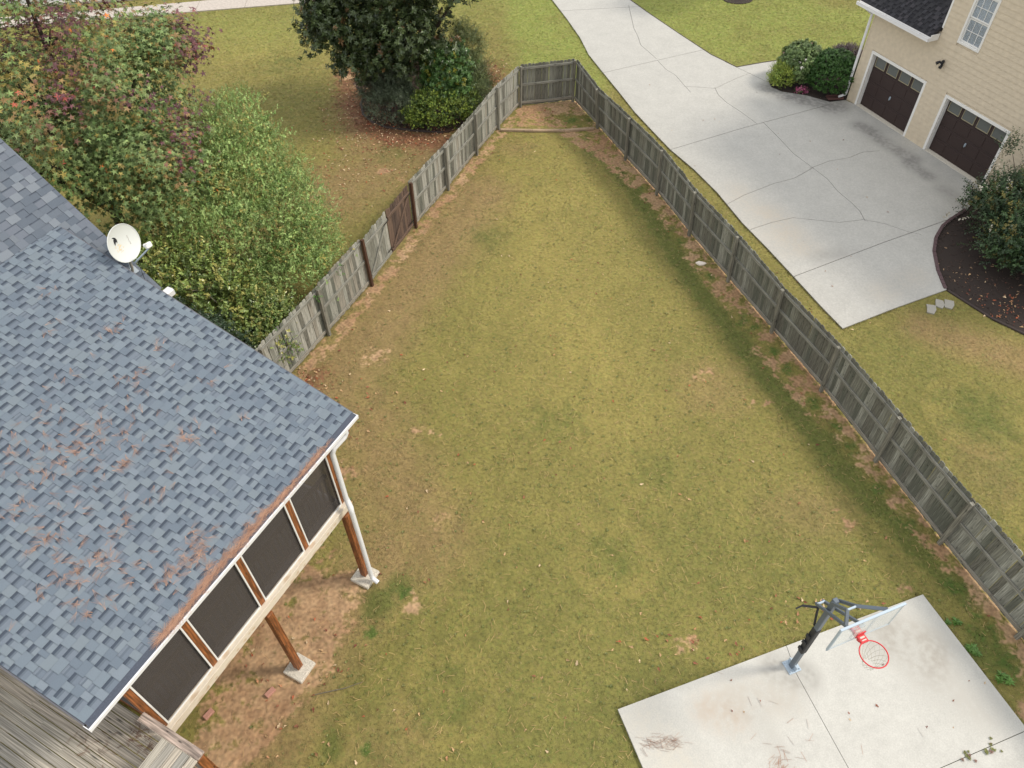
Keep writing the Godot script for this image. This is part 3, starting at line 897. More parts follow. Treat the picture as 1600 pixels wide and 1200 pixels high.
func fence(label: String, posts: Array, side: float, skip: int, tones: Array, first_post := true, last_post := true) -> Node3D:
	var o := thing("wooden_fence", label, "fence", Vector3.ZERO, "weathered wooden privacy fences round the back yard")
	var n := posts.size()
	for i in n:
		if (i == 0 and not first_post) or (i == n - 1 and not last_post): continue
		var p: Array = posts[i]
		var b := Vector3(p[0], 0, p[1])
		var t := Vector3(p[2], 1.70, p[3])
		var j: int = mini(i, n - 2)
		var e := Vector3(posts[j + 1][0] - posts[j][0], 0, posts[j + 1][1] - posts[j][1]).normalized()
		var y := (t - b).normalized()
		var z := e.cross(y).normalized()
		var a := Acc.new()
		a.box(Vector3.ZERO, Vector3(0.046, 0.87, 0.046), Basis(y.cross(z), y, z), 0.006, Vector2(i * 0.13, i * 0.4))
		var brown: bool = side < 0 and (i == 5 or i == 4)
		part("post", a.mesh(), M.post_brown if brown else M.post, o, Transform3D(Basis.IDENTITY, (b + t) * 0.5 + y * 0.01))
	for i in n - 1:
		if i == skip: continue
		var p: Array = posts[i]
		var q: Array = posts[i + 1]
		var b0 := Vector3(p[0], 0, p[1])
		var b1 := Vector3(q[0], 0, q[1])
		var t0 := Vector3(p[2], 1.70, p[3])
		var t1 := Vector3(q[2], 1.70, q[3])
		var e := (b1 - b0).normalized()
		var out := Vector3(e.z, 0, -e.x) * side
		for hgt in [0.17, 0.93, 1.60]:
			var f: float = hgt / 1.70
			var A := b0.lerp(t0, f) + out * 0.066
			var B := b1.lerp(t1, f) + out * 0.066
			var mid: Vector3 = (A + B) * 0.5 + Vector3(0, rnd(-0.025, 0.012), 0)
			var a := Acc.new()
			for half in [[A, mid], [mid, B]]:
				var d: Vector3 = half[1] - half[0]
				var x := d.normalized()
				var z := x.cross(Vector3.UP).normalized()
				a.box((half[0] + half[1]) * 0.5, Vector3(d.length() * 0.5, 0.044, 0.019), Basis(x, z.cross(x), z), 0.004, Vector2(rng.randf(), rng.randf()))
			build("rail", a, M.rail if hgt > 0.5 else M["grey4"], o)
		var count := int(b0.distance_to(b1) / 0.141)
		for k in count:
			var f := (k + 0.5) / count
			var w := out * (0.096 + rnd(-0.002, 0.003) + 0.007 * (k % 2))
			add_board(o, b0.lerp(b1, f) + w + Vector3(0, rnd(0.02, 0.045), 0), t0.lerp(t1, f) + w, e, M["grey%d" % tones[rng.randi() % tones.size()]])
	return o


func gate_leaf(label: String, a0: Vector3, a1: Vector3, out: Vector3, mats: Array, rail_m: Material, flip: bool) -> void:
	var o := thing("wooden_gate", label, "gate", Vector3.ZERO, "the two leaves of the double gate in the left fence")
	var e := (a1 - a0).normalized()
	var l := a0.distance_to(a1)
	var up := Vector3.UP
	for hgt in [0.2, 1.45]:
		var a := Acc.new()
		a.box((a0 + a1) * 0.5 + up * hgt + out * 0.055, Vector3(l * 0.5 - 0.02, 0.044, 0.019), Basis(e, up, e.cross(up)), 0.004)
		build("rail", a, rail_m, o)
	var p := a0 + e * 0.12 + up * (0.27 if flip else 1.38) + out * 0.05
	var q := a1 - e * 0.12 + up * (1.38 if flip else 0.27) + out * 0.05
	var x := (q - p).normalized()
	var z := x.cross(out).normalized()
	var br := Acc.new()
	br.box((p + q) * 0.5, Vector3((q - p).length() * 0.5, 0.04, 0.016), Basis(x, z, x.cross(z)), 0.004)
	build("brace", br, rail_m, o)
	for hgt in [0.35, 1.4]:
		var h := Acc.new()
		var at: Vector3 = (a0 if not flip else a1) + up * hgt + out * 0.03
		h.box(at + (e if not flip else -e) * 0.12, Vector3(0.14, 0.02, 0.004), Basis(e, up, e.cross(up)))
		build("hinge", h, M.dark_metal, o)
	var count := int(l / 0.141)
	for k in count:
		var w := a0 + e * (l * (k + 0.5) / count) + out * (0.086 + rnd(-0.003, 0.003))
		add_board(o, w + up * rnd(0.06, 0.10), w + up * (1.66 + rnd(-0.02, 0.03)), e, M[mats[rng.randi() % mats.size()]])


func make_fences() -> void:
	make_board_meshes()
	fence("long weathered grey board fence on the right, between the yard and the driveway", RIGHT_POSTS, 1.0, -1, [1, 3, 3, 5, 5, 6, 0, 6, 1])  # darker tones paint shade on the side turned from the light
	fence("short far panel of grey board fence closing the narrow end of the yard", [[0.59, -29.07, 0.61, -29.01], [2.76, -29.44, 2.78, -29.46]], 1.0, -1, [1, 3, 5, 5, 6], false, false)  # shade painted in by darker tones here too
	fence("pale grey board fence on the left running from the far corner to the house", LEFT_POSTS, -1.0, 4, [0, 2, 2, 1, 4, 0, 3, 5, 6])
	var p4 := Vector3(-3.14, 0, -21.02)
	var p5 := Vector3(-4.31, 0, -18.07)
	var e := (p5 - p4).normalized()
	var out := Vector3(-e.z, 0, e.x)
	gate_leaf("dark brown gate leaf of the left fence, the one farther from the house", p4 + e * 0.07, p4 + e * 1.6, out, ["brown0", "brown1", "brown2", "brown1"], M.brown1, false)
	gate_leaf("grey gate leaf of the left fence with a pale diagonal brace, nearer the house", p4 + e * 1.63, p5 - e * 0.07, out, ["grey0", "grey1", "grey3", "grey2"], M.rail, false)


# ---------------------------------------------------------------- roofs
# local axes of a roof plane: x along the eave, y out of the plane, z up the slope
func shingle_roof(parent: Node3D, called: String, xf: Transform3D, wid: float, length: float, tabs: Array, gap_light: Array, band: Color, single: int, keep: Callable, wide := 1.0, dark_part := 0.5) -> MeshInstance3D:
	var e := 0.142
	var back := Acc.new()
	back.col = tabs[0]
	back.box(Vector3(wid * 0.5, -0.072, length * 0.5), Vector3(wid * 0.5, 0.07, length * 0.5))
	var widths := [0.08, 0.10, 0.12, 0.14, 0.16, 0.20]
	var spots := []                                            # x, course, width index, tone
	var courses := int(length / e)
	for i in courses:
		var z0 := i * e
		var z1 := (i + 1) * e + 0.002
		var x := rnd(-0.25, 0.0)
		var gap := rng.randf() < 0.5
		while x < wid:
			var wi := rng.randi() % 6
			var w: float = widths[wi] * wide
			if gap:
				w = [0.09, 0.11, 0.13, 0.15, 0.18][rng.randi() % 5] * wide
				var a := maxf(x, 0.0)
				var b := minf(x + w, wid)
				if b > a:
					var zb := z0 + e * (1.0 - dark_part + rnd(-0.05, 0.07))
					var yb := lerpf(0.008, 0.003, (zb - z0) / e)
					back.col = gap_light[rng.randi() % gap_light.size()]
					back.quad(Vector3(a, 0.008, z0), Vector3(b, 0.008, z0), Vector3(b, yb, zb), Vector3(a, yb, zb), Vector3(0, 1, 0))
					back.quad(Vector3(a, 0.0, z0), Vector3(b, 0.0, z0), Vector3(b, 0.008, z0), Vector3(a, 0.008, z0), Vector3(0, 0, -1))
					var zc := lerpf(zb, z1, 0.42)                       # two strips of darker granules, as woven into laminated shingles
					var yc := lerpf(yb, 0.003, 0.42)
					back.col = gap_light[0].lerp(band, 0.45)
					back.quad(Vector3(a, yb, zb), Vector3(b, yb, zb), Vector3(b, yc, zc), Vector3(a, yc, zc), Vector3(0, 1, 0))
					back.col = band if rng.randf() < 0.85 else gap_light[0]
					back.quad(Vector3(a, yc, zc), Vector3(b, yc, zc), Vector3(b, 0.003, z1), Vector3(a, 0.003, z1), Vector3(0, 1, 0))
			else:
				if x >= 0.0 and x + w <= wid:
					spots.append([x, i, wi, rng.randi() % tabs.size()])
				else:
					var a := maxf(x, 0.0)
					var b := minf(x + w, wid)
					if b > a:
						back.col = tabs[0]
						back.quad(Vector3(a, 0.012, z0), Vector3(b, 0.012, z0), Vector3(b, 0.007, z1), Vector3(a, 0.007, z1), Vector3(0, 1, 0))
						back.quad(Vector3(a, 0.0, z0), Vector3(b, 0.0, z0), Vector3(b, 0.012, z0), Vector3(a, 0.012, z0), Vector3(0, 0, -1))
			x += w
			gap = not gap
	var roof := build(called, back, M.shingle, parent)
	roof.transform = xf
	var order := []
	if single > 0:
		var cam := Vector3(0, 15.424, 0)
		var whole := parent.transform * xf
		for s in spots:
			var w := whole * Vector3(s[0] + 0.08, 0, s[1] * e)
			s.append(cam.distance_squared_to(w) if keep.call(s[0], s[1] * e) else 1e9)
		spots.sort_custom(func(p, q): return p[4] < q[4])
	var shapes := []
	for w in widths: shapes.append(tab_shape(w * wide, e))
	var rest := Acc.new()
	for k in spots.size():
		var s: Array = spots[k]
		var at := Vector3(s[0], rnd(0.0, 0.0015), s[1] * e)
		if k < single:
			part("shingle", shapes[s[2]], M.tooth[s[3]], roof, Transform3D(Basis.IDENTITY, at))
		else:
			rest.col = tabs[s[3]]
			tab_into(rest, at, widths[s[2]] * wide, e)
	tag(build("shingles", rest, M.shingle, roof), "", "", "", "stuff")
	return roof


func tab_into(a: Acc, o: Vector3, w: float, e: float) -> void:
	var f := o + Vector3(0.003, 0.0145, 0)
	var g := o + Vector3(w - 0.003, 0.0145, 0)
	var h := o + Vector3(w - 0.003, 0.0095, e + 0.004)
	var k := o + Vector3(0.003, 0.0095, e + 0.004)
	var d := Vector3(0, -0.0145, 0)
	a.quad(f, g, h, k, Vector3(0, 1, 0))
	a.quad(f + d, g + d, g, f, Vector3(0, 0, -1))
	a.quad(f + d, f, k, k + d, Vector3(-1, 0, 0))
	a.quad(g + d, h + d, h, g, Vector3(1, 0, 0))


func tab_shape(w: float, e: float) -> ArrayMesh:
	var a := Acc.new()
	tab_into(a, Vector3.ZERO, w, e)
	return a.mesh()


func cols(list: Array) -> Array:
	var out := []
	for q in list: out.append(lin(q[0], q[1], q[2]))
	return out


# ---------------------------------------------------------------- own house; local axes: x along the porch eave towards the deck, y up, z back into the house
const HOUSE_AT := Vector3(-3.426, 0, -8.268)


func house_xf() -> Transform3D:
	var u := Vector3(-0.4801, 0, 0.8772)
	return Transform3D(Basis(u, Vector3.UP, Vector3(-u.z, 0, u.x)), HOUSE_AT)


func bar(parent: Node, called: String, c: Vector3, h: Vector3, m: Material, bev := 0.006) -> MeshInstance3D:
	var a := Acc.new()
	a.box(Vector3.ZERO, h, Basis.IDENTITY, bev, Vector2(rng.randf(), rng.randf()))
	return part(called, a.mesh(), m, parent, Transform3D(Basis.IDENTITY, c))


func make_own_house() -> void:
	var o := thing("house", "house at the left with blue-grey shingle roof, screened porch on posts and open deck", "house")
	o.transform = house_xf()
	# body under the steep roof
	var w := Acc.new()
	w.box(Vector3(4.6, 2.55, 8.62), Vector3(5.4, 2.55, 4.45))
	for x in [-0.79, 9.99]:
		w.tri(Vector3(x, 5.1, 4.17), Vector3(x, 5.1, 13.07), Vector3(x, 9.1, 8.62), Vector3(signf(x - 1), 0, 0))
	build("wall", w, M.siding_own, o)
	# steep main roof, and its far side
	var th := atan(0.9)
	var s := Vector3(0, sin(th), cos(th))
	var nn := Vector3(0, cos(th), -sin(th))
	var tabs := cols([[126, 135, 147], [134, 143, 155], [118, 127, 140], [142, 150, 160], [110, 119, 133], [130, 138, 148]])
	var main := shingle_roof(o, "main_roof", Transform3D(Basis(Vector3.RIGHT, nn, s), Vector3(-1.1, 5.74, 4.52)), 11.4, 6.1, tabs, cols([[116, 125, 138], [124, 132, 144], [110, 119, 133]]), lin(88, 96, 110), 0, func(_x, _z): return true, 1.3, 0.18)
	var bk := Acc.new()
	bk.col = tabs[0]
	bk.box(Vector3(5.7, -0.07, 3.05), Vector3(5.7, 0.07, 3.05))
	part("rear_roof", bk.mesh(), M.shingle, o, Transform3D(Basis(Vector3.LEFT, Vector3(0, cos(th), sin(th)), Vector3(0, sin(th), -cos(th))), Vector3(10.3, 5.74, 12.72)))
	var rb := Acc.new()
	rb.box(Vector3(-0.010, -0.11, 3.05), Vector3(0.009, 0.085, 3.03))
	build("rake_board", rb, M.fascia, o).transform = main.transform
	# stub of eaves and gutter end past the porch
	bar(o, "gutter", Vector3(-0.52, 5.68, 4.37), Vector3(0.68, 0.075, 0.085), M.gutter, 0.02)
	# porch roof: a shallower plane that runs up onto the steep one
	th = atan(0.32)
	s = Vector3(0, sin(th), cos(th))
	nn = Vector3(0, cos(th), -sin(th))
	var eave := Vector3(-0.62, 5.055, -0.275)
	var ptabs := cols([[134, 147, 159], [140, 152, 164], [129, 142, 155], [121, 134, 148], [137, 149, 159]])
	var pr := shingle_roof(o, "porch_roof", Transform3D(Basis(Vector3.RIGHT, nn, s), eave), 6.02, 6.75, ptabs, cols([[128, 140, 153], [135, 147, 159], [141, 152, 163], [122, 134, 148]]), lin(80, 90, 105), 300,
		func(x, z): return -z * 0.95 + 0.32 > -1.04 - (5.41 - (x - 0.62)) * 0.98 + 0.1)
	for x in [-0.014, 6.034]:
		var f := Acc.new()
		f.box(Vector3(x, -0.105, 3.37), Vector3(0.012, 0.095, 3.38), Basis.IDENTITY, 0.003)
		build("rake_board", f, M.fascia, o).transform = pr.transform
	# dark strip painted as the shaded inside of the gutter, gutter with white lip
	var fl := Acc.new()
	fl.box(Vector3(3.01, 0.006, -0.048), Vector3(3.01, 0.003, 0.050))
	build("gutter_shade_strip", fl, M.gutter_shade, o).transform = pr.transform
	var gt := Acc.new()
	gt.box(Vector3(2.40, 4.995, -0.385), Vector3(3.03, 0.040, 0.006))
	gt.box(Vector3(2.40, 5.035, -0.388), Vector3(3.035, 0.009, 0.014), Basis.IDENTITY, 0.004)
	gt.box(Vector3(2.40, 4.955, -0.325), Vector3(3.03, 0.006, 0.055))
	for x in [-0.63, 5.43]: gt.box(Vector3(x, 4.995, -0.335), Vector3(0.005, 0.043, 0.06))
	build("gutter", gt, M.gutter, o)
	var dp := Acc.new()
	dp.tube([Vector3(-0.30, 4.94, -0.335), Vector3(-0.30, 4.86, -0.335), Vector3(-0.25, 4.79, -0.32), Vector3(-0.02, 4.70, -0.25), Vector3(0.045, 4.60, -0.23), Vector3(0.06, 3.20, -0.23), Vector3(0.07, 3.08, -0.26), Vector3(0.11, 2.98, -0.33), Vector3(0.13, 2.86, -0.35), Vector3(0.15, 0.34, -0.35), Vector3(0.16, 0.22, -0.38), Vector3(0.17, 0.16, -0.52)], [0.05, 0.05, 0.05, 0.05, 0.05, 0.05, 0.056, 0.06, 0.052, 0.05, 0.05, 0.052], 12)
	build("downspout", dp, M.gutter, o)
	# porch frame
	bar(o, "porch_ceiling", Vector3(2.38, 5.0, 2.1), Vector3(2.5, 0.02, 2.0), M.siding_own)
	bar(o, "beam", Vector3(2.37, 2.70, -0.085), Vector3(2.42, 0.095, 0.05), M.beam)
	bar(o, "beam", Vector3(2.37, 2.812, -0.075), Vector3(2.43, 0.016, 0.075), M.beam)
	bar(o, "header", Vector3(2.39, 4.93, 0.0), Vector3(2.46, 0.09, 0.06), M.white)
	bar(o, "porch_floor", Vector3(2.38, 2.70, 2.06), Vector3(2.42, 0.05, 2.04), M.fascia)
	bar(o, "rim_joist", Vector3(4.79, 2.60, 2.06), Vector3(0.02, 0.12, 2.04), M.pine)
	bar(o, "rim_joist", Vector3(-0.04, 2.60, 2.06), Vector3(0.02, 0.12, 2.04), M.pine)
	for x in [0.0, 1.165, 2.41, 3.64, 4.79]:
		bar(o, "porch_post", Vector3(x, 3.86, 0.0), Vector3(0.058, 1.03, 0.058), M.pine, 0.008)
	for x in [[0.10, 2.575, -0.13], [2.45, 2.575, -0.13]]:
		bar(o, "support_post", Vector3(x[0], 1.33, -0.10), Vector3(0.07, 1.24, 0.07), M.pine, 0.008)
	for b in [[0.06, 1.105], [1.225, 2.35], [2.47, 3.58], [3.70, 4.73]]:
		var a := Acc.new()
		a.box(Vector3((b[0] + b[1]) * 0.5, 3.84, -0.012), Vector3((b[1] - b[0]) * 0.5 - 0.002, 1.0, 0.002))
		var sc := build("screen", a, M.screen, o)
		var fr := Acc.new()
		for x in [b[0] + 0.012, b[1] - 0.012]: fr.box(Vector3(x, 3.84, -0.052), Vector3(0.014, 1.0, 0.012), Basis.IDENTITY, 0.003)
		for y in [2.846, 4.82]: fr.box(Vector3((b[0] + b[1]) * 0.5, y, -0.052), Vector3((b[1] - b[0]) * 0.5 - 0.026, 0.016, 0.012), Basis.IDENTITY, 0.003)
		build("screen_frame", fr, M.white, sc)
	# railing inside the screens
	var rl := Acc.new()
	for y in [2.88, 3.68]: rl.box(Vector3(2.38, y, 0.16), Vector3(2.34, 0.02, 0.044), Basis.IDENTITY, 0.004)
	var railing := build("railing", rl, M.rail_dark, o)
	var xx := 0.12
	while xx < 4.7:
		bar(railing, "baluster", Vector3(xx, 3.28, 0.16), Vector3(0.018, 0.38, 0.018), M.rail_dark, 0.0)
		xx += 0.125
	# side screens of the porch
	for x in [-0.01, 4.80]:
		var sd := Acc.new()
		sd.box(Vector3(x, 3.84, 2.06), Vector3(0.002, 1.05, 1.98))
		build("side_screen", sd, M.screen, o)
	# open deck beyond the porch
	var k := 0
	while k < 22:
		var ux := 4.93 + k * 0.147
		bar(o, "deck_board", Vector3(ux, 2.735 + rnd(-0.002, 0.002), 1.42), Vector3(0.0675, 0.014, 2.68), M.deck[rng.randi() % 4], 0.003)
		k += 1
	bar(o, "rim_joist", Vector3(6.5, 2.60, -1.285), Vector3(1.66, 0.12, 0.02), M.pine)
	bar(o, "rim_joist", Vector3(4.86, 2.60, -0.66), Vector3(0.02, 0.12, 0.6), M.pine)
	for p in [[4.92, -1.20], [7.6, -1.20], [7.6, 2.0]]:
		bar(o, "deck_post", Vector3(p[0], 1.80, p[1]), Vector3(0.065, 1.80, 0.065), M.pine, 0.008)
	# rail with a broad bar top along the outer edge
	bar(o, "rail_cap", Vector3(4.90, 3.66, -0.665), Vector3(0.07, 0.019, 0.61), M.pine_pale)
	bar(o, "rail_cap", Vector3(6.3, 3.66, -1.205), Vector3(1.325, 0.019, 0.07), M.deck[2])
	for j in 4: bar(o, "bar_top_board", Vector3(6.3, 3.655 + rnd(-0.002, 0.002), -0.645 - j * 0.137), Vector3(1.32, 0.016, 0.0655), M.deck[j % 4], 0.003)
	bar(o, "rail", Vector3(4.90, 3.585, -0.62), Vector3(0.02, 0.044, 0.58), M.pine_pale)
	bar(o, "rail", Vector3(4.90, 2.88, -0.62), Vector3(0.02, 0.035, 0.58), M.pine_pale)
	bar(o, "rail", Vector3(6.3, 2.88, -1.21), Vector3(1.3, 0.035, 0.02), M.deck[1])
	for j in 8: bar(o, "baluster", Vector3(4.90, 3.22, -0.14 - j * 0.125), Vector3(0.018, 0.33, 0.018), M.deck[1], 0.0)
	for j in 18: bar(o, "baluster", Vector3(5.1 + j * 0.14, 3.22, -1.21), Vector3(0.018, 0.33, 0.018), M.deck[1], 0.0)
	make_pine_straw(o, pr)
	# footings
	for f in [[Vector3(0.13, 0, -0.12), "pale square concrete footing under the far porch post and downspout"], [Vector3(2.46, 0, -0.12), "pale square concrete footing under the middle porch post"]]:
		var a := Acc.new()
		a.box(Vector3(0, 0.04, 0), Vector3(0.235, 0.05, 0.235), Basis.IDENTITY, 0.012)
		var ft := build("concrete_footing", a, M.footing)
		tag(ft, f[1], "footing", "concrete footings under the porch posts")
		ft.transform = Transform3D(Basis(o.basis.x, Vector3.UP, o.basis.z), o.transform * f[0])


func make_pine_straw(o: Node3D, roof: Node3D) -> void:
	# bundles of three fallen needles; lie on the roof plane
	var a := Acc.new()
	for k in 3:
		var ang: float = (k - 1) * 0.22
		var d := Vector3(cos(ang), 0, sin(ang))
		var sd := Vector3(-sin(ang), 0, cos(ang)) * 0.0014
		var mid := d * 0.09 + Vector3(0, 0.008, 0)
		var tip := d * rnd(0.16, 0.19) + Vector3(0, 0.002, rnd(-0.02, 0.02))
		a.quad(-sd, sd, mid + sd, mid - sd, Vector3.UP)
		a.tri(mid - sd, mid + sd, tip, Vector3.UP)
	var m := a.mesh()
	var buf := PackedFloat32Array()
	# clumps: along the eave (u), outwards (n), size, count
	var clumps := [[1.22, -4.41, 0.18, 14], [0.61, -3.68, 0.2, 26], [2.28, -1.9, 0.17, 46], [3.12, -2.54, 0.2, 30], [3.73, -1.82, 0.16, 34], [3.95, -1.88, 0.16, 20], [2.82, 0.0, 0.14, 60], [2.76, -0.22, 0.22, 70], [3.76, -0.95, 0.2, 44], [3.73, -1.09, 0.2, 34], [1.49, -1.44, 0.2, 40], [2.26, -1.14, 0.2, 22], [3.74, -2.43, 0.24, 26], [3.18, -1.15, 0.18, 24], [4.06, -0.89, 0.22, 30], [4.06, -1.22, 0.22, 20], [1.05, -2.83, 0.2, 22], [1.48, -3.64, 0.25, 18], [2.47, -2.51, 0.28, 36], [2.93, -3.26, 0.3, 22], [1.47, -1.33, 0.25, 26], [0.47, -5.01, 0.2, 10], [4.57, -1.32, 0.2, 16], [4.14, -0.54, 0.2, 22], [3.3, -0.1, 0.16, 60], [3.6, -0.48, 0.2, 26], [2.55, -2.79, 0.3, 40], [0.29, -1.92, 0.2, 14], [0.77, -1.02, 0.2, 10], [2.2, -2.52, 0.25, 30], [0.31, -2.96, 0.2, 12], [2.0, -2.2, 0.5, 40], [3.0, -2.0, 0.7, 60], [2.8, -3.2, 0.8, 50], [3.9, -1.4, 0.5, 40], [1.6, -2.6, 0.7, 40]]
	var c := roof.transform
	for q in clumps:
		var lean := rnd(0, TAU)
		for k in int(q[3] * 0.42):
			var x: float = q[0] + rng.randfn() * q[2] * 0.8 + 0.62
			var z: float = (0.32 - (q[1] + rng.randfn() * q[2] * 0.35)) * 1.05
			straw(buf, c, x, z, lean + rng.randfn() * 0.7, 0.016)
	for k in 620:                                              # the drift along the gutter
		var t := pow(rng.randf(), 0.8)
		var x := 0.75 + t * 4.0
		var wide: float = 0.022 + 0.06 * exp(-pow((x - 3.5) / 0.35, 2.0)) + 0.05 * exp(-pow((x - 2.6) / 0.3, 2.0))
		straw(buf, c, x, -0.055 + absf(rng.randfn()) * wide, rng.randfn() * 0.35 + (PI if rng.randf() < 0.5 else 0.0), rnd(0.014, 0.03))
	tag(many("pine_straw", m, buf, M.needles), "rust-brown fallen pine needles in clumps on the porch roof and along its gutter", "pine straw", "", "stuff").transform = o.transform
	# some more on the open deck
	buf = PackedFloat32Array()
	for q in [[5.2, -0.35, 0.2, 60], [5.05, 0.25, 0.16, 30], [5.5, 0.9, 0.3, 20], [5.6, -0.9, 0.4, 20]]:
		for k in q[3]:
			var an := rnd(0, TAU)
			put(buf, Basis(Vector3(cos(an), 0, sin(an)), Vector3.UP, Vector3(-sin(an), 0, cos(an))), Vector3(q[0] + rng.randfn() * q[2] * 0.5, 2.755 + rnd(0, 0.01), q[1] + rng.randfn() * q[2]), lin(110, 74, 52) * rnd(0.6, 1.2))
	tag(many("pine_straw", m, buf, M.needles), "dark brown pine needles fallen on the grey deck boards by the rail", "pine straw", "", "stuff").transform = o.transform


func straw(buf: PackedFloat32Array, c: Transform3D, x: float, z: float, an: float, y: float) -> void:
	var b := c.basis * Basis(Vector3(cos(an), 0, sin(an)), Vector3.UP, Vector3(-sin(an), 0, cos(an))) * Basis(Vector3(0, 0, 1), rnd(-0.03, 0.10))
	put(buf, b, c * Vector3(x, y + rnd(0, 0.012), z), lin(184, 146, 122).lerp(lin(152, 112, 90), rng.randf()) * rnd(0.8, 1.15))


func make_dish() -> void:
	var h := house_xf()
	var u := h.basis.x
	var at := h * Vector3(-0.93, 6.13, 4.93)
	var o := thing("satellite_dish", "white satellite dish with a rust stain on a bent mast at the roof edge", "satellite dish", at)
	var th := atan(0.9)
	var nn := h.basis * Vector3(0, cos(th), -sin(th))
	var foot := Acc.new()
	var fx := u
	foot.box(nn * 0.03, Vector3(0.10, 0.006, 0.07), Basis(fx, nn, fx.cross(nn)), 0.002)
	build("foot", foot, M.galv, o)
	var mast := Acc.new()
	mast.tube([nn * 0.03, nn * 0.10 + Vector3(0, 0.05, 0), nn * 0.11 + Vector3(0.04, 0.5, 0.02)], [0.024, 0.024, 0.024], 10)
	build("mast", mast, M.pale_stone, o)
	for s in [[-0.25, 0.1], [0.18, -0.16]]:
		var st := Acc.new()
		st.tube([nn * 0.03 + u * s[0] + h.basis.z * s[1] - nn * 0.0 + Vector3(0, 0.0 + 0.9 * s[1], 0), nn * 0.11 + Vector3(0, 0.34, 0)], [0.008, 0.008], 6)
		build("strut", st, M.galv_pale, o)
	var bolt := Acc.new()
	bolt.box(Vector3(0.02, -0.13, 0.16) + nn * 0.02, Vector3(0.05, 0.02, 0.03), Basis(fx, nn, fx.cross(nn)), 0.005)
	build("clamp", bolt, M.galv_pale, o)
	# reflector: an oval shell
	var f := Vector3(0.93, 0.24, 0.20).normalized()
	var up := (Vector3(-0.1, 1, -0.28) - f * Vector3(-0.1, 1, -0.28).dot(f)).normalized()
	var rt := up.cross(f)
	var c := nn * 0.11 + Vector3(0.10, 0.66, 0.04)
	var d := Acc.new()
	var rings := 7
	var seg := 36
	var rw := 0.40
	var rh := 0.345
	var P := func(r: float, a: float) -> Vector3: return c + (rt * cos(a) * rw + up * sin(a) * rh) * r + f * 0.085 * (r * r - 1.0)
	for i in rings:
		for k in seg:
			var r0 := float(i) / rings
			var r1 := float(i + 1) / rings
			var a0 := TAU * k / seg
			var a1 := TAU * (k + 1) / seg
			var q := [P.call(r0, a0), P.call(r1, a0), P.call(r1, a1), P.call(r0, a1)]
			var ns := []
			for e in [[r0, a0], [r1, a0], [r1, a1], [r0, a1]]:
				ns.append((f - (rt * cos(e[1]) / rw + up * sin(e[1]) / rh) * e[0] * 0.17).normalized())
			d.tri3(q[0], q[1], q[2], ns[0], ns[1], ns[2], Vector2(0, 0), Vector2(1, 0), Vector2(1, 1))
			d.tri3(q[0], q[2], q[3], ns[0], ns[2], ns[3], Vector2(0, 0), Vector2(1, 1), Vector2(0, 1))
	var ring := []
	for k in seg + 1: ring.append(P.call(1.0, TAU * k / seg))
	var rad := []
	for k in seg + 1: rad.append(0.008)
	d.tube(ring, rad, 6, false)
	var dish := build("reflector", d, mat("dish_enamel", rgb(206, 209, 206), 0.45), o)
	# printed mark: a teardrop and a swoosh, and a rust stain with a ragged outline
	var on := func(x: float, y: float, lift: float) -> Vector3:
		var r2 := x * x + y * y
		return c + rt * x * rw + up * y * rh + f * (0.085 * (r2 - 1.0) + lift)
	var mk := Acc.new()
	var drop := []
	for k in 14:
		var a := TAU * k / 14
		var s := 0.5 + 0.5 * cos(a)
		drop.append(Vector2(-0.38 + 0.12 * sin(a) * (1.15 - s), 0.10 - 0.19 * cos(a)).rotated(-0.35))
	for k in range(1, 13): mk.tri(on.call(drop[0].x, drop[0].y, 0.004), on.call(drop[k].x, drop[k].y, 0.004), on.call(drop[k + 1].x, drop[k + 1].y, 0.004), f)
	for k in 10:
		var a0 := -0.3 + k * 0.17
		var a1 := a0 + 0.17
		var t0 := 0.035 * sin(PI * k / 10.0) + 0.004
		var t1 := 0.035 * sin(PI * (k + 1) / 10.0) + 0.004
		var q := []
		for e in [[a0, 0.21 - t0], [a0, 0.21 + t0], [a1, 0.21 + t1], [a1, 0.21 - t1]]: q.append(on.call(-0.50 + cos(e[0]) * e[1] * 1.5, 0.20 + sin(e[0]) * e[1] * 1.4, 0.004))
		mk.quad(q[0], q[1], q[2], q[3], f)
	build("printed_mark", mk, M.dark_metal, dish)
	var lt := Acc.new()
	for k in 7:
		var x := 0.48 + 0.012 * sin(k * 2.0)
		var y := -0.26 + k * 0.075
		lt.quad(on.call(x - 0.02, y, 0.004), on.call(x + 0.02, y, 0.004), on.call(x + 0.02, y + 0.05, 0.004), on.call(x - 0.02, y + 0.05, 0.004), f)
	build("printed_mark", lt, mat("grey_print", rgb(176, 172, 168), 0.6), dish)
	var rust := Acc.new()
	var nz := noise(1.3, 3, 91)
	for k in 46:
		var r := sqrt(rng.randf()) * 0.26
		var a := rng.randf() * TAU
		var x := -0.22 + cos(a) * r * 1.1
		var y := -0.16 + sin(a) * r
		var s := rnd(0.015, 0.05) * (1.15 - r * 2.5)
		if nz.get_noise_2d(x * 8, y * 8) < -0.25 or s < 0.006: continue
		var ps := []
		for j in 7: ps.append(on.call(x + cos(j * TAU / 7) * s * rnd(0.6, 1.3), y + sin(j * TAU / 7) * s * rnd(0.6, 1.3), 0.002 + k * 0.00004))
		for j in range(1, 6): rust.tri(ps[0], ps[j], ps[j + 1], f)
	build("rust_stain", rust, mat("thin_rust", rgb(216, 196, 160), 0.8), dish)
	# feed arm and its head
	var lnb := c + f * 0.46 + rt * 0.03 - up * 0.10
	var arm := Acc.new()
	arm.tube([c - up * 0.42 - f * 0.02, lnb - up * 0.06], [0.018, 0.016], 8)
	build("feed_arm", arm, M.galv_pale, o)
	var hd := Acc.new()
	var bx := Basis(rt, up, f)
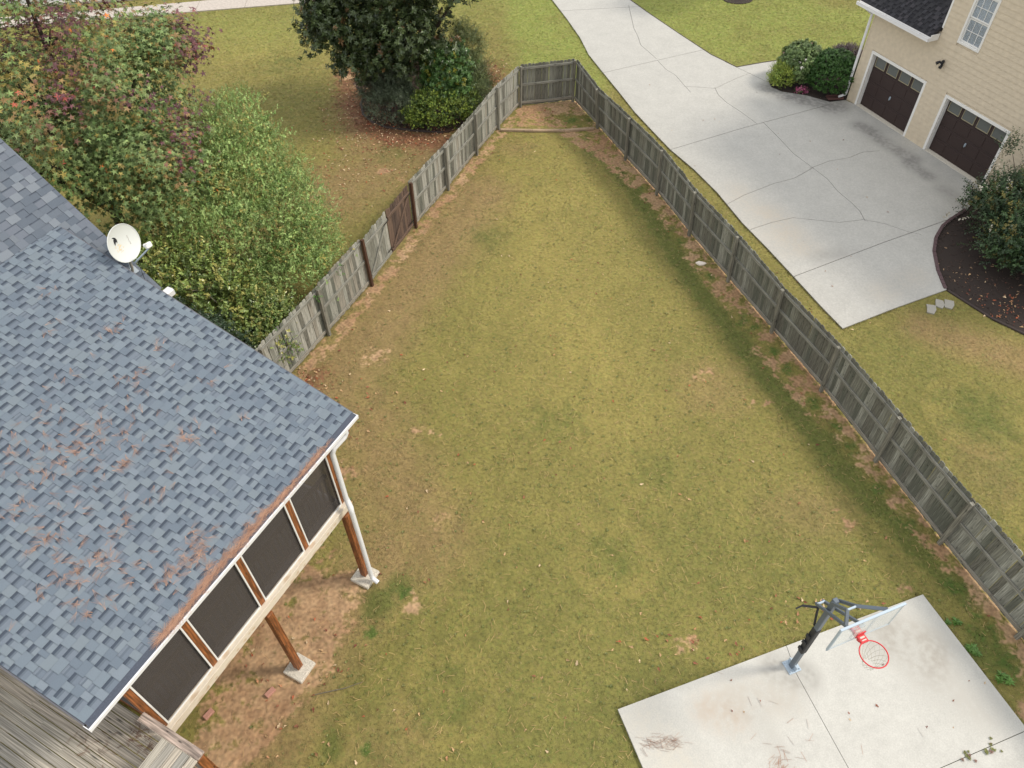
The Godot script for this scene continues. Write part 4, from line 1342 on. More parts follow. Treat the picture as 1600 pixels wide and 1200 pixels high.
	hd.box(lnb + f * 0.02, Vector3(0.075, 0.05, 0.035), bx, 0.02)
	hd.tube([lnb - f * 0.01, lnb - f * 0.07], [0.042, 0.036], 12)
	build("feed_head", hd, M.white, o)
	var cab := Acc.new()
	cab.tube([nn * 0.11 + Vector3(0, 0.4, 0), Vector3(0.14, 0.16, -0.04) + nn * 0.1, Vector3(0.2, -0.25, 0.1) + nn * 0.05, Vector3(0.27, -0.42, 0.3) + nn * 0.03], [0.006, 0.006, 0.006, 0.006], 5)
	build("cable", cab, M.black_rubber, o)


# ---------------------------------------------------------------- the neighbour's house; local axes: x along the garage wall, y up, z out over the drive
func make_neighbour_house() -> void:
	var o := thing("house", "beige lap-sided house at the right with two brown garage doors facing the driveway", "house")
	var d := Vector3(0.3898, 0, 0.9209)
	o.transform = Transform3D(Basis(d, Vector3.UP, Vector3(-d.z, 0, d.x)), Vector3(14.209, 0, -28.621))
	# openings: x0, x1, y0, y1
	var doors := [[0.02, 2.64], [3.77, 6.41]]
	var holes := [[-0.08, 2.74, 0.0, 2.22], [3.67, 6.51, 0.0, 2.16], [3.26, 4.18, 3.86, 5.56]]
	var w := Acc.new()
	w.box(Vector3(0.98, 2.0, -5.1), Vector3(1.48, 2.0, 4.9))            # behind everything
	w.box(Vector3(8.0, 4.0, -5.1), Vector3(5.5, 4.0, 4.8))
	for b in [[-0.505, 0.02, 0, 3.9], [0.02, 2.64, 2.12, 3.9], [2.64, 3.77, 0, 3.9], [3.77, 6.41, 2.08, 3.9], [6.41, 13.5, 0, 3.9], [2.5, 3.32, 3.9, 8.0], [4.12, 13.5, 3.9, 8.0], [3.32, 4.12, 5.5, 8.0]]:
		w.box(Vector3((b[0] + b[1]) * 0.5, (b[2] + b[3]) * 0.5, -0.11), Vector3((b[1] - b[0]) * 0.5, (b[3] - b[2]) * 0.5, 0.105))
	build("wall", w, M.siding, o)
	# lap siding, each board its own, split where doors and windows stand
	var y := 0.06
	while y < 7.7:
		var e := 0.185
		var spans := [[-0.47, 13.4]] if y < 3.75 else [[2.53, 13.4]]
		for h in holes:
			if y + e > h[2] + 0.01 and y < h[3] - 0.01:
				var next := []
				for s in spans:
					if s[1] <= h[0] or s[0] >= h[1]: next.append(s)
					else:
						if h[0] - s[0] > 0.02: next.append([s[0], h[0]])
						if s[1] - h[1] > 0.02: next.append([h[1], s[1]])
				spans = next
		for s in spans:
			var a := Acc.new()
			var l: float = s[1] - s[0]
			a.box(Vector3.ZERO, Vector3(l * 0.5, e * 0.5 + 0.008, 0.007), Basis.IDENTITY, 0.0)
			part("siding_board", a.mesh(), M.siding, o, Transform3D(Basis(Vector3.RIGHT, -0.09), Vector3((s[0] + s[1]) * 0.5, y + e * 0.5, 0.016)))
		y += e
	for c in [[-0.49, 0.0, 3.75], [2.50, 4.05, 8.0]]:
		bar(o, "corner_board", Vector3(c[0], (c[1] + c[2]) * 0.5, 0.012), Vector3(0.035, (c[2] - c[1]) * 0.5, 0.022), M.white if c[1] > 1 else M.siding, 0.004)
	# garage doors
	for k in 2:
		var x0: float = doors[k][0]
		var x1: float = doors[k][1]
		var top := 2.12 if k == 0 else 2.08
		for t in [[x0 - 0.05, 1.06, 0.05, 1.06], [x1 + 0.05, 1.06, 0.05, 1.06]]:
			bar(o, "door_trim", Vector3(t[0], t[1] - (0.0 if k == 0 else 0.02), 0.0), Vector3(t[2], top * 0.5, 0.026), M.white, 0.004)
		bar(o, "door_trim", Vector3((x0 + x1) * 0.5, top + 0.05, 0.0), Vector3((x1 - x0) * 0.5 + 0.10, 0.05, 0.028), M.white, 0.004)
		for x in [x0 + 0.008, x1 - 0.008]: bar(o, "jamb", Vector3(x, top * 0.5, -0.13), Vector3(0.009, top * 0.5, 0.10), M.white, 0.0)
		bar(o, "threshold", Vector3((x0 + x1) * 0.5, 0.03, -0.10), Vector3((x1 - x0) * 0.5 - 0.018, 0.03, 0.13), M.footing, 0.004)
		var dw := x1 - x0 - 0.04
		var dh := top - 0.07
		var dr := Acc.new()
		for r in 4: dr.box(Vector3(x0 + 0.02 + dw * 0.5, 0.065 + dh * (r + 0.5) / 4.0, -0.19), Vector3(dw * 0.5, dh / 8.0 - 0.004, 0.018), Basis.IDENTITY, 0.004)
		var door := build("garage_door", dr, M.door, o)
		for r in 3:
			for c in 4:
				var cx := x0 + 0.02 + dw * (c + 0.5) / 4.0
				var cy := 0.065 + dh * (r + 0.5) / 4.0
				bar(door, "panel", Vector3(cx, cy, -0.168), Vector3(dw / 8.0 - 0.06, dh / 8.0 - 0.07, 0.008), M.door, 0.007)
		for c in 4:
			var cx := x0 + 0.02 + dw * (c + 0.5) / 4.0
			var cy := 0.065 + dh * 3.5 / 4.0
			var fr := Acc.new()
			var hw := dw / 8.0 - 0.075
			var hh := dh / 8.0 - 0.06
			for q in [[-hw, 0.0, 0.012, hh], [hw, 0.0, 0.012, hh], [0.0, -hh - 0.001, hw + 0.012, 0.014], [0.0, hh + 0.001, hw + 0.012, 0.014]]: fr.box(Vector3(cx + q[0], cy + q[1], -0.164), Vector3(q[2], q[3], 0.012), Basis.IDENTITY, 0.003)
			build("window_frame", fr, M.pale_trim, door)
			bar(door, "pane", Vector3(cx, cy, -0.166), Vector3(hw - 0.012, hh - 0.012, 0.004), M.glass, 0.0)
		var hd := Acc.new()
		var hx := x0 + 0.02 + dw * 0.5
		hd.box(Vector3(hx, 0.90, -0.160), Vector3(0.028, 0.06, 0.012), Basis.IDENTITY, 0.008)
		hd.tube([Vector3(hx, 0.95, -0.15), Vector3(hx, 0.92, -0.115), Vector3(hx, 0.84, -0.115), Vector3(hx, 0.82, -0.15)], [0.012, 0.012, 0.012, 0.012], 6)
		build("handle", hd, M.galv_pale, door)
	# window with two sashes, muntins and pale slats standing in for the reflection above
	var x0 := 3.32
	var x1 := 4.12
	var wf := Acc.new()
	for q in [[x0 - 0.03, 4.70, 0.035, 0.84], [x1 + 0.03, 4.70, 0.035, 0.84]]: wf.box(Vector3(q[0], q[1], 0.0), Vector3(q[2], q[3], 0.045), Basis.IDENTITY, 0.005)
	for q in [3.895, 5.51]: wf.box(Vector3((x0 + x1) * 0.5, q, 0.0), Vector3((x1 - x0) * 0.5 - 0.006, 0.035, 0.048), Basis.IDENTITY, 0.005)
	var win := build("window", wf, M.white, o)
	for s in 2:
		var ya := 3.935 if s == 0 else 4.725
		var yb := 4.70 if s == 0 else 5.47
		var zz := -0.03 if s == 0 else -0.005
		var sh := Acc.new()
		for q in [ya + 0.02, yb - 0.02]: sh.box(Vector3((x0 + x1) * 0.5, q, zz), Vector3((x1 - x0) * 0.5 - 0.01, 0.022, 0.014), Basis.IDENTITY, 0.003)
		for q in [x0 + 0.028, x1 - 0.028]: sh.box(Vector3(q, (ya + yb) * 0.5, zz), Vector3(0.02, (yb - ya) * 0.5 - 0.04, 0.014), Basis.IDENTITY, 0.003)
		for q in 2: sh.box(Vector3(lerpf(x0, x1, (q + 1) / 3.0), (ya + yb) * 0.5, zz), Vector3(0.008, (yb - ya) * 0.5 - 0.04, 0.006))
		sh.box(Vector3((x0 + x1) * 0.5, (ya + yb) * 0.5, zz), Vector3((x1 - x0) * 0.5 - 0.05, 0.008, 0.007))
		build("sash", sh, M.white, win)
		bar(win, "pane", Vector3((x0 + x1) * 0.5, (ya + yb) * 0.5, zz - 0.012), Vector3((x1 - x0) * 0.5 - 0.03, (yb - ya) * 0.5 - 0.02, 0.003), M.pane, 0.0)
	var cu := Acc.new()
	for k in 26:
		var yy := 4.58 + k * 0.035
		cu.box(Vector3((x0 + x1) * 0.5, yy, -0.10), Vector3((x1 - x0) * 0.5 - 0.02, 0.016, 0.003), Basis(Vector3.RIGHT, 0.5))
	build("reflection_slats", cu, M.reflection_white, win)
	bar(win, "reveal", Vector3((x0 + x1) * 0.5, 4.7, -0.16), Vector3((x1 - x0) * 0.5 - 0.001, 0.78, 0.004), M.black_rubber, 0.0)
	# floodlight
	var fl := Acc.new()
	fl.tube([Vector3(3.05, 3.10, 0.02), Vector3(3.05, 3.10, 0.055)], [0.055, 0.05], 12)
	for s in [[-0.16, -0.03], [0.10, -0.10], [0.11, 0.05]]:
		var dirn := Vector3(s[0] * 2.2, -0.5 + s[1], 0.9).normalized()
		var at := Vector3(3.05 + s[0] * 0.6, 3.09 + s[1], 0.11)
		fl.tube([Vector3(3.05, 3.10, 0.05), at], [0.014, 0.014], 6)
		fl.tube([at - dirn * 0.05, at, at + dirn * 0.09], [0.03, 0.045, 0.06], 12)
	build("floodlight", fl, M.dark_metal, o)
	bar(o, "motion_sensor", Vector3(3.04, 3.03, 0.09), Vector3(0.022, 0.022, 0.03), M.white, 0.008)
	# lower roof over the first bay
	var th := atan(0.8)
	var s := Vector3(0, sin(th), -cos(th))
	var nn := Vector3(0, cos(th), sin(th))
	var tabs := cols([[62, 62, 68], [70, 70, 76], [54, 54, 60], [76, 75, 80], [58, 58, 63]])
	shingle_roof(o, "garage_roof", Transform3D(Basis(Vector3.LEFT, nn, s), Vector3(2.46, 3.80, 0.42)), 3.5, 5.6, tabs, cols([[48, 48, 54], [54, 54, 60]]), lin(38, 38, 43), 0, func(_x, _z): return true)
	bar(o, "soffit", Vector3(0.74, 3.66, 0.24), Vector3(1.76, 0.02, 0.22), M.white, 0.0)
	bar(o, "fascia", Vector3(0.74, 3.72, 0.45), Vector3(1.78, 0.085, 0.012), M.white, 0.004)
	bar(o, "fascia", Vector3(2.51, 3.76, 0.24), Vector3(0.012, 0.11, 0.20), M.white, 0.004)
	var g := Acc.new()
	g.box(Vector3(0.74, 3.735, 0.575), Vector3(1.80, 0.055, 0.006))
	g.box(Vector3(0.74, 3.792, 0.578), Vector3(1.805, 0.009, 0.012), Basis.IDENTITY, 0.004)
	g.box(Vector3(0.74, 3.685, 0.52), Vector3(1.80, 0.006, 0.055))
	for x in [-1.06, 2.54]: g.box(Vector3(x, 3.735, 0.52), Vector3(0.005, 0.055, 0.058))
	for x in [-0.5, 0.35, 1.2, 2.05]: g.box(Vector3(x, 3.797, 0.52), Vector3(0.012, 0.004, 0.062))
	build("gutter", g, M.gutter, o)
	var dp := Acc.new()
	for q in [[Vector3(-0.62, 3.66, 0.46), Vector3(-0.62, 3.44, 0.10)], [Vector3(-0.62, 3.46, 0.07), Vector3(-0.62, 0.20, 0.07)], [Vector3(-0.62, 0.22, 0.07), Vector3(-0.74, 0.10, 0.30)]]:
		var v: Vector3 = (q[1] - q[0])
		var yy := v.normalized()
		var xx := yy.cross(Vector3(0.3, 0.1, 0.9)).normalized()
		dp.box((q[0] + q[1]) * 0.5, Vector3(0.045, v.length() * 0.5, 0.035), Basis(xx, yy, xx.cross(yy)), 0.008)
	build("downspout", dp, M.gutter, o)
	# roof of the tall part, unseen above the frame, added for its shading
	var up := Acc.new()
	up.col = tabs[0]
	for sgn in [-1.0, 1.0]:
		var sl := Vector3(0, 0.6, -0.8 * sgn)
		up.box(Vector3(8.0, 9.6, -5.0 + 2.6 * sgn), Vector3(5.9, 0.08, 3.6), Basis(Vector3.RIGHT, Vector3(0, 0.8, 0.6 * sgn), sl), 0.0)
	build("added_upper_roof", up, M.shingle, o)
	var sp := Acc.new()
	var t := o.transform
	var bx := Basis(t.basis * Vector3(-0.35, 0, 0.93).normalized(), Vector3.UP, Vector3.ZERO)
	bx.z = bx.x.cross(bx.y)
	sp.box(Vector3.ZERO + bx.z * 0.0, Vector3(0.32, 0.012, 0.15), bx, 0.004)
	for sd in [-1.0, 1.0]: sp.box(bx.z * 0.14 * sd + Vector3(0, 0.035, 0), Vector3(0.32, 0.03, 0.014), bx, 0.005)
	sp.box(bx.x * -0.31 + Vector3(0, 0.035, 0), Vector3(0.012, 0.03, 0.12), bx, 0.004)
	var blk := build("splash_block", sp, M.splash)
	blk.position = t * Vector3(-0.78, 0.066, 0.44)
	tag(blk, "brown splash block under the downspout of the beige house", "splash block")


# ---------------------------------------------------------------- hoop
func make_hoop() -> void:
	var o := thing("basketball_hoop", "grey in-ground basketball hoop with clear backboard and red rim on the concrete slab", "basketball hoop", Vector3(5.58, 0.07, -5.86))
	var x := Vector3(0.940, 0, -0.342)                          # along the backboard
	var z := Vector3(0.342, 0, 0.940)                           # out over the slab
	var b := Basis(x, Vector3.UP, z)
	o.transform = Transform3D(b, Vector3(5.58, 0.07, -5.86))
	var bp := Acc.new()
	bp.box(Vector3(0, 0.012, 0), Vector3(0.14, 0.012, 0.14), Basis.IDENTITY, 0.004)
	for sx in [-1, 1]:
		for sz in [-1, 1]: bp.tube([Vector3(sx * 0.105, 0.02, sz * 0.105), Vector3(sx * 0.105, 0.06, sz * 0.105)], [0.014, 0.014], 6)
	bp.box(Vector3(0, 0.10, -0.075), Vector3(0.01, 0.08, 0.05)); bp.box(Vector3(0, 0.10, 0.075), Vector3(0.01, 0.08, 0.05))
	build("base_plate", bp, M.galv_pale, o)
	bar(o, "pole", Vector3(0, 1.50, 0), Vector3(0.050, 1.48, 0.050), M.galv, 0.01)
	var pd := Acc.new()
	pd.box(Vector3(0, 1.30, 0), Vector3(0.062, 0.52, 0.062), Basis.IDENTITY, 0.015)
	for yy in [0.95, 1.22, 1.50]: pd.box(Vector3(-0.085, yy, -0.02), Vector3(0.016, 0.05, 0.045), Basis.IDENTITY, 0.006)
	build("pole_sleeve", pd, M.black_rubber, o)
	# parallel arms
	var arms := [[-0.068, 2.92, 0.0, -0.12, 3.55, 0.56], [0.068, 2.92, 0.0, 0.12, 3.55, 0.56], [-0.07, 2.45, -0.24, -0.12, 3.02, 0.56], [0.07, 2.45, -0.24, 0.12, 3.02, 0.56]]
	for k in 4:
		var a: Array = arms[k]
		var p := Vector3(a[0], a[1], a[2])
		var q := Vector3(a[3], a[4], a[5])
		if k < 2:                                              # the upper pair fans out to the corners of the board
			var m := p.lerp(q, 0.52)
			var far := Vector3(0.42 * signf(a[3]), 3.45, 0.58)
			var u := Acc.new()
			for e in [[p, m], [m, far]]: rod(u, e[0], e[1], 0.02, 0.03)
			build("arm", u, M.galv, o)
		else:
			var u := Acc.new()
			rod(u, p, q, 0.02, 0.032)
			build("arm", u, M.galv, o)
	var cr := Acc.new()
	rod(cr, Vector3(-0.10, 3.24, 0.29), Vector3(0.10, 3.24, 0.29), 0.018, 0.018)
	rod(cr, Vector3(-0.15, 3.02, 0.56), Vector3(0.15, 3.02, 0.56), 0.02, 0.02)
	rod(cr, Vector3(-0.08, 2.50, -0.20), Vector3(0.08, 2.50, -0.20), 0.018, 0.018)
	rod(cr, Vector3(-0.08, 2.92, 0.0), Vector3(0.08, 2.92, 0.0), 0.014, 0.014)
	build("cross_brace", cr, M.galv_pale, o)
	var ad := Acc.new()
	ad.tube([Vector3(0.0, 2.50, -0.22), Vector3(-0.02, 2.20, -0.16), Vector3(0, 1.80, -0.08)], [0.018, 0.022, 0.022], 8)
	rod(ad, Vector3(-0.02, 2.32, -0.20), Vector3(-0.20, 2.22, -0.36), 0.02, 0.02)
	rod(ad, Vector3(-0.20, 2.22, -0.36), Vector3(-0.32, 2.16, -0.37), 0.012, 0.014)
	build("height_crank", ad, M.black_rubber, o)
	# backboard: clear sheet in a pale frame
	var cx := 0.0
	var cy := 3.24
	var hw := 0.63
	var hh := 0.39
	bar(o, "backboard", Vector3(cx, cy, 0.655), Vector3(hw - 0.01, hh - 0.01, 0.006), M.acrylic, 0.0)
	var fr := Acc.new()
	fr.box(Vector3(cx, cy + hh, 0.648), Vector3(hw + 0.015, 0.015, 0.022), Basis.IDENTITY, 0.004)
	fr.box(Vector3(cx - hw, cy, 0.648), Vector3(0.015, hh - 0.016, 0.022), Basis.IDENTITY, 0.004)
	fr.box(Vector3(cx, cy - hh, 0.648), Vector3(hw + 0.02, 0.006, 0.010))
	fr.box(Vector3(cx + hw, cy, 0.648), Vector3(0.006, hh - 0.008, 0.010))
	build("backboard_frame", fr, M.galv_pale, o)
	var st := Acc.new()
	for sg in [-1.0, 1.0]:
		rod(st, Vector3(cx + sg * 0.16, cy - hh + 0.03, 0.625), Vector3(cx + sg * 0.16, cy + hh - 0.03, 0.625), 0.018, 0.012)
	build("back_strut", st, M.galv_pale, o)
	# rim
	var rc := Vector3(-0.02, 2.98, 1.02)
	var rim := Acc.new()
	var ring := []
	var rad := []
	for k in 41:
		ring.append(rc + Vector3(cos(TAU * k / 40), 0, sin(TAU * k / 40)) * 0.232)
		rad.append(0.011)
	rim.tube(ring, rad, 8, false)
	var rm := build("rim", rim, M.red, o)
	var br := Acc.new()
	br.box(Vector3(rc.x, 2.965, 0.73), Vector3(0.075, 0.028, 0.075), Basis.IDENTITY, 0.008)
	br.box(Vector3(rc.x, 3.0, 0.668), Vector3(0.085, 0.075, 0.008), Basis.IDENTITY, 0.004)
	br.box(Vector3(rc.x, 2.925, 0.70), Vector3(0.055, 0.055, 0.035), Basis(Vector3.RIGHT, -0.4), 0.01)
	build("rim_bracket", br, M.red, rm)
	var slot := Acc.new()
	slot.box(Vector3(rc.x, 2.995, 0.715), Vector3(0.045, 0.006, 0.016), Basis.IDENTITY, 0.003)
	slot.box(Vector3(rc.x, 2.995, 0.765), Vector3(0.045, 0.006, 0.010), Basis.IDENTITY, 0.003)
	build("rim_spring", slot, M.net, rm)
	var net := Acc.new()
	var R := [0.228, 0.19, 0.155, 0.128, 0.108, 0.10]
	for k in 12:
		for s in [-1, 1]:
			var pts := []
			var rr := []
			for i in 6:
				var a: float = TAU * (k + s * i * 0.5) / 12.0
				pts.append(rc + Vector3(cos(a) * R[i] + 0.004 * i, -i * 0.078 - 0.008 * sin(k * 1.7), sin(a) * R[i] + 0.006 * i))
				rr.append(0.0033)
			net.tube(pts, rr, 4, false)
	build("net", net, M.net, o)


func rod(a: Acc, p: Vector3, q: Vector3, hx: float, hz: float) -> void:
	var y := (q - p).normalized()
	var x := y.cross(Vector3.BACK if absf(y.z) < 0.8 else Vector3.UP).normalized()
	var z := x.cross(y)
	a.box((p + q) * 0.5, Vector3(hz, (q - p).length() * 0.5, hx), Basis(z, y, -x), 0.004)


# ---------------------------------------------------------------- plants
func star_leaf(r: float) -> ArrayMesh:                         # five pointed, a little cupped
	var a := Acc.new()
	var pts := []
	for k in 10:
		var an := TAU * k / 10.0
		var q := r * (1.0 if k % 2 == 0 else 0.34)
		pts.append(Vector3(cos(an) * q, (-0.22 if k % 2 == 0 else 0.02) * r, sin(an) * q))
	for k in 10:
		var nn: Vector3 = (pts[k].cross(pts[(k + 1) % 10])).normalized()
		if nn.y < 0: nn = -nn
		a.tri(Vector3.ZERO, pts[k], pts[(k + 1) % 10], nn)
	return a.mesh()


func leaf_into(a: Acc, o: Vector3, d: Vector3, nn: Vector3, l: float, w: float) -> void:    # folded oval leaf of four faces
	var s := d.cross(nn).normalized()
	var tip := o + d * l - nn * l * 0.15
	var m := o + d * l * 0.45
	var p := m + s * w + nn * w * 0.35
	var q := m - s * w + nn * w * 0.35
	var n1 := (nn - s * 0.35).normalized()
	var n2 := (nn + s * 0.35).normalized()
	a.tri(o, p, tip, n1)
	a.tri(o, q, tip, n2)


func sprig(count: int, len_: float, leaf: float, wid: float, seed_: int, whorl := false) -> ArrayMesh:
	# a twig along +y with leaves on both sides
	var r := RandomNumberGenerator.new()
	r.seed = seed_
	var a := Acc.new()
	for k in count:
		var f := (k + 0.5) / count
		var an := r.randf() * TAU if not whorl else k * 2.4
		var d := Vector3(cos(an), 0.55 if not whorl else 0.25, sin(an)).normalized()
		var nn := (Vector3.UP - d * d.y + Vector3(r.randf() - 0.5, 0, r.randf() - 0.5) * 0.6).normalized()
		var v := 0.8 + 0.4 * r.randf()
		a.col = Color(v, v, v)
		leaf_into(a, Vector3(0, f * len_, 0), d, nn, leaf * (0.75 + 0.5 * r.randf()), wid)
	return a.mesh()


# a crown: clumps of leaves spread through several lobes
# lobes: [centre, radii, weight]; look(point, rng) gives the colour
func crown(o: Node3D, meshes: Array, lobes: Array, clumps: int, per: int, spread: float, size: float, m: Material, look: Callable, out_bias := 0.7, shell := 0.55, called := "crown") -> void:
	var bufs := []
	for k in meshes: bufs.append(PackedFloat32Array())
	var total := 0.0
	for l in lobes: total += l[2]
	for l in lobes:
		var n := int(clumps * l[2] / total)
		var c: Vector3 = l[0]
		var r: Vector3 = l[1]
		for k in n:
			var dir := rdir()
			if dir.y < -0.55: dir.y = -dir.y
			var f := pow(rnd(shell * shell * shell, 1.0), 1.0 / 3.0) * rnd(0.88, 1.10)
			var p := c + dir * r * f
			if p.y < 0.05: continue
			var outward := (dir / r).normalized()
			var tone := rnd(0.85, 1.6)
			var clump_col: Color = look.call(p + o.position, rng)
			for j in per:
				var q := p + Vector3(rng.randfn(), rng.randfn() * 0.7, rng.randfn()) * spread
				if q.y < 0.02: continue
				var nn := (outward * out_bias + Vector3.UP * 0.65 + rdir() * 0.75).normalized()
				var s := size * rnd(0.7, 1.25)
				var b := facing(nn, rng.randf() * TAU).scaled(Vector3(s, s, s))
				var col: Color = (clump_col if rng.randf() < 0.5 else look.call(q + o.position, rng)) * tone * rnd(0.85, 1.15)
				put(bufs[rng.randi() % meshes.size()], b, q, col)
	for k in meshes.size():
		if bufs[k].size(): tag(many(called, meshes[k], bufs[k], m, o), "", "", "", "stuff")


func limbs(o: Node3D, base: Vector3, heads: Array, r0: float, m: Material, trunk_h: float) -> void:
	var t := Acc.new()
	var top := base + Vector3(rnd(-0.1, 0.1), trunk_h, rnd(-0.1, 0.1))
	t.tube([base - Vector3(0, 0.05, 0), base + Vector3(0, 0.12, 0), base.lerp(top, 0.5), top], [r0 * 1.5, r0 * 1.1, r0 * 0.95, r0 * 0.8], 10)
	build("trunk", t, m, o)
	for h in heads:
		var b := Acc.new()
		var mid := top.lerp(h, 0.5) + Vector3(rnd(-0.2, 0.2), rnd(-0.1, 0.25), rnd(-0.2, 0.2))
		b.tube([top - Vector3(0, 0.08, 0), mid, h], [r0 * 0.6, r0 * 0.38, r0 * 0.14], 7)
		for k in 3:
			var f := rnd(0.4, 0.95)
			var s := top.lerp(mid, f * 2.0) if f < 0.5 else mid.lerp(h, f * 2.0 - 1.0)
			b.tube([s, s + rdir() * 0.5 + Vector3(0, 0.3, 0)], [r0 * 0.2, r0 * 0.06], 5)
		build("limb", b, m, o)


func plant(called: String, label: String, category: String, at: Vector3, group := "") -> Node3D:
	return thing(called, label, category, at, group)


func make_trees() -> void:
	# sweet gum behind the house
	var o := plant("sweet_gum_tree", "tall tree of star-shaped leaves turning red and purple behind the blue-grey roof", "tree", Vector3(-11.9, 0, -19.3))
	var lobes := [[Vector3(0, 3.4, 0), Vector3(3.9, 2.4, 3.7), 4.0], [Vector3(0.1, 5.6, 0), Vector3(3.4, 2.2, 3.3), 2.7], [Vector3(0.2, 7.8, -0.2), Vector3(2.3, 1.9, 2.3), 0.9], [Vector3(0.2, 9.6, -0.2), Vector3(1.2, 1.4, 1.2), 0.3], [Vector3(2.4, 4.2, 1.4), Vector3(1.6, 1.5, 1.6), 1.2], [Vector3(-2.6, 4.0, 1.8), Vector3(1.9, 1.7, 1.8), 1.2], [Vector3(2.6, 6.4, -1.2), Vector3(1.1, 0.9, 1.1), 0.6]]
	limbs(o, Vector3.ZERO, [Vector3(1.8, 5.2, 1.0), Vector3(-1.9, 5.0, 1.2), Vector3(0.3, 9.4, -0.2), Vector3(2.2, 6.6, -1.0), Vector3(-1.6, 6.2, -1.4), Vector3(0.6, 5.0, 2.2), Vector3(-0.4, 7.2, 1.0)], 0.19, M.bark, 2.2)
	var nz := noise(0.35, 3, 5)
	var gum := func(p: Vector3, r: RandomNumberGenerator) -> Color:
		var h := (p.y - 5.4) / 3.4 + nz.get_noise_3d(p.x, p.y, p.z) * 1.5 + 1.7 * clampf((p.x + 9.5) / 1.3, 0.0, 1.0) * clampf((p.y - 3.6) / 1.5, 0, 1)
		var w := r.randf()
		if h > 0.95 + r.randf() * 0.5: return lin(98, 58, 62).lerp(lin(74, 44, 52), w) if w < 0.95 else lin(134, 66, 60)
		if h > 0.45 + r.randf() * 0.6: return lin(126, 102, 62) if w < 0.3 else lin(118, 84, 70) if w < 0.5 else lin(96, 108, 60)
		if w < 0.006: return lin(196, 116, 56)
		if w < 0.012: return lin(160, 84, 66)
		if w < 0.16: return lin(128, 116, 58)
		return lin(70, 94, 46).lerp(lin(124, 142, 86), r.randf())
	crown(o, [star_leaf(0.088), star_leaf(0.072)], lobes, 2000, 20, 0.22, 1.05, M.dull_leaf, gum, 0.8, 0.5)
	# fine-leaved green shrub tree by the left fence
	o = plant("shrub_tree", "broad fine-leaved light green shrub tree beside the left fence", "tree", Vector3(-7.6, 0, -18.2))
	limbs(o, Vector3.ZERO, [Vector3(1.2, 3.2, -0.4), Vector3(-0.9, 3.6, -0.8), Vector3(0.5, 3.3, 1.3), Vector3(-0.8, 2.8, 1.6), Vector3(1.4, 2.2, 0.8)], 0.09, M.bark_pale, 0.5)
	lobes = [[Vector3(-0.1, 3.2, -1.2), Vector3(1.7, 1.4, 1.7), 2.2], [Vector3(0.9, 2.3, -0.2), Vector3(1.5, 1.4, 1.7), 2.2], [Vector3(-0.2, 2.4, 1.0), Vector3(1.7, 1.3, 1.6), 2.0], [Vector3(1.3, 1.4, 1.0), Vector3(1.1, 1.0, 1.2), 1.4], [Vector3(1.7, 1.7, 0.0), Vector3(0.9, 0.9, 1.1), 0.9], [Vector3(-1.2, 3.6, -0.4), Vector3(1.4, 1.2, 1.5), 1.3], [Vector3(-0.2, 4.2, -1.9), Vector3(1.2, 1.0, 1.2), 0.9]]
	var green := func(_p: Vector3, r: RandomNumberGenerator) -> Color:
		var w := r.randf()
		return lin(150, 142, 78) if w < 0.16 else lin(92, 122, 56).lerp(lin(160, 180, 112), r.randf())
	crown(o, [sprig(12, 0.17, 0.038, 0.014, 4), sprig(11, 0.20, 0.035, 0.013, 5)], lobes, 1500, 14, 0.20, 1.0, M.dull_leaf, green, 0.3, 0.5)
	# evergreen shrubs between the house and the fence
	o = plant("evergreen_shrub", "glossy small-leaved evergreen shrub with bare twigs, between the dish and the left fence", "shrub", Vector3(-8.6, 0, -15.7))
	limbs(o, Vector3.ZERO, [Vector3(0.5, 2.4, 0.6), Vector3(-0.6, 2.6, 0.3), Vector3(0.7, 2.2, -0.6)], 0.06, M.bark_pale, 0.4)
	lobes = [[Vector3(0.1, 2.0, 0.1), Vector3(1.5, 1.2, 1.4), 2.0], [Vector3(1.3, 1.5, 0.3), Vector3(0.8, 0.7, 0.8), 0.9], [Vector3(-1.2, 2.4, 0.2), Vector3(1.1, 1.1, 1.3), 1.2]]
	var ela := func(_p: Vector3, r: RandomNumberGenerator) -> Color:
		var w := r.randf()
		return lin(146, 144, 78) if w < 0.22 else lin(78, 98, 44).lerp(lin(126, 142, 76), r.randf())
	crown(o, [sprig(9, 0.30, 0.08, 0.027, 6), sprig(8, 0.26, 0.075, 0.026, 7)], lobes, 400, 10, 0.15, 1.0, M.glossy_leaf, ela, 0.6, 0.6)
	var tw := Acc.new()
	for q in [[Vector3(0.9, 2.9, 0.9), 0], [Vector3(0.3, 2.9, 1.0), 1], [Vector3(0.6, 3.0, 1.2), 2], [Vector3(1.1, 2.6, 1.2), 3]]:
		tw.tube([Vector3(0.4, 2.0, 0.5), Vector3(0.5, 2.5, 0.65 + 0.05 * q[1]), (q[0] + Vector3(0.5, 2.5, 0.7)) * 0.5 + Vector3(0.04, 0.06, 0), q[0]], [0.022, 0.018, 0.013, 0.006], 6)
	build("bare_twig", tw, M.bark_pale, o)
	o = plant("evergreen_shrub", "low bright green evergreen bush leaning on the left fence next to the house", "shrub", Vector3(-6.95, 0, -14.9))
	lobes = [[Vector3(0, 0.9, 0), Vector3(0.95, 0.85, 0.9), 1.0], [Vector3(0.3, 1.5, -0.4), Vector3(0.6, 0.45, 0.6), 0.5]]
	limbs(o, Vector3.ZERO, [Vector3(0.2, 1.0, 0.1), Vector3(-0.3, 0.9, 0.2)], 0.03, M.bark, 0.2)
	crown(o, [sprig(9, 0.16, 0.05, 0.017, 8)], lobes, 420, 12, 0.11, 1.0, M.glossy_leaf, ela, 0.7, 0.6)
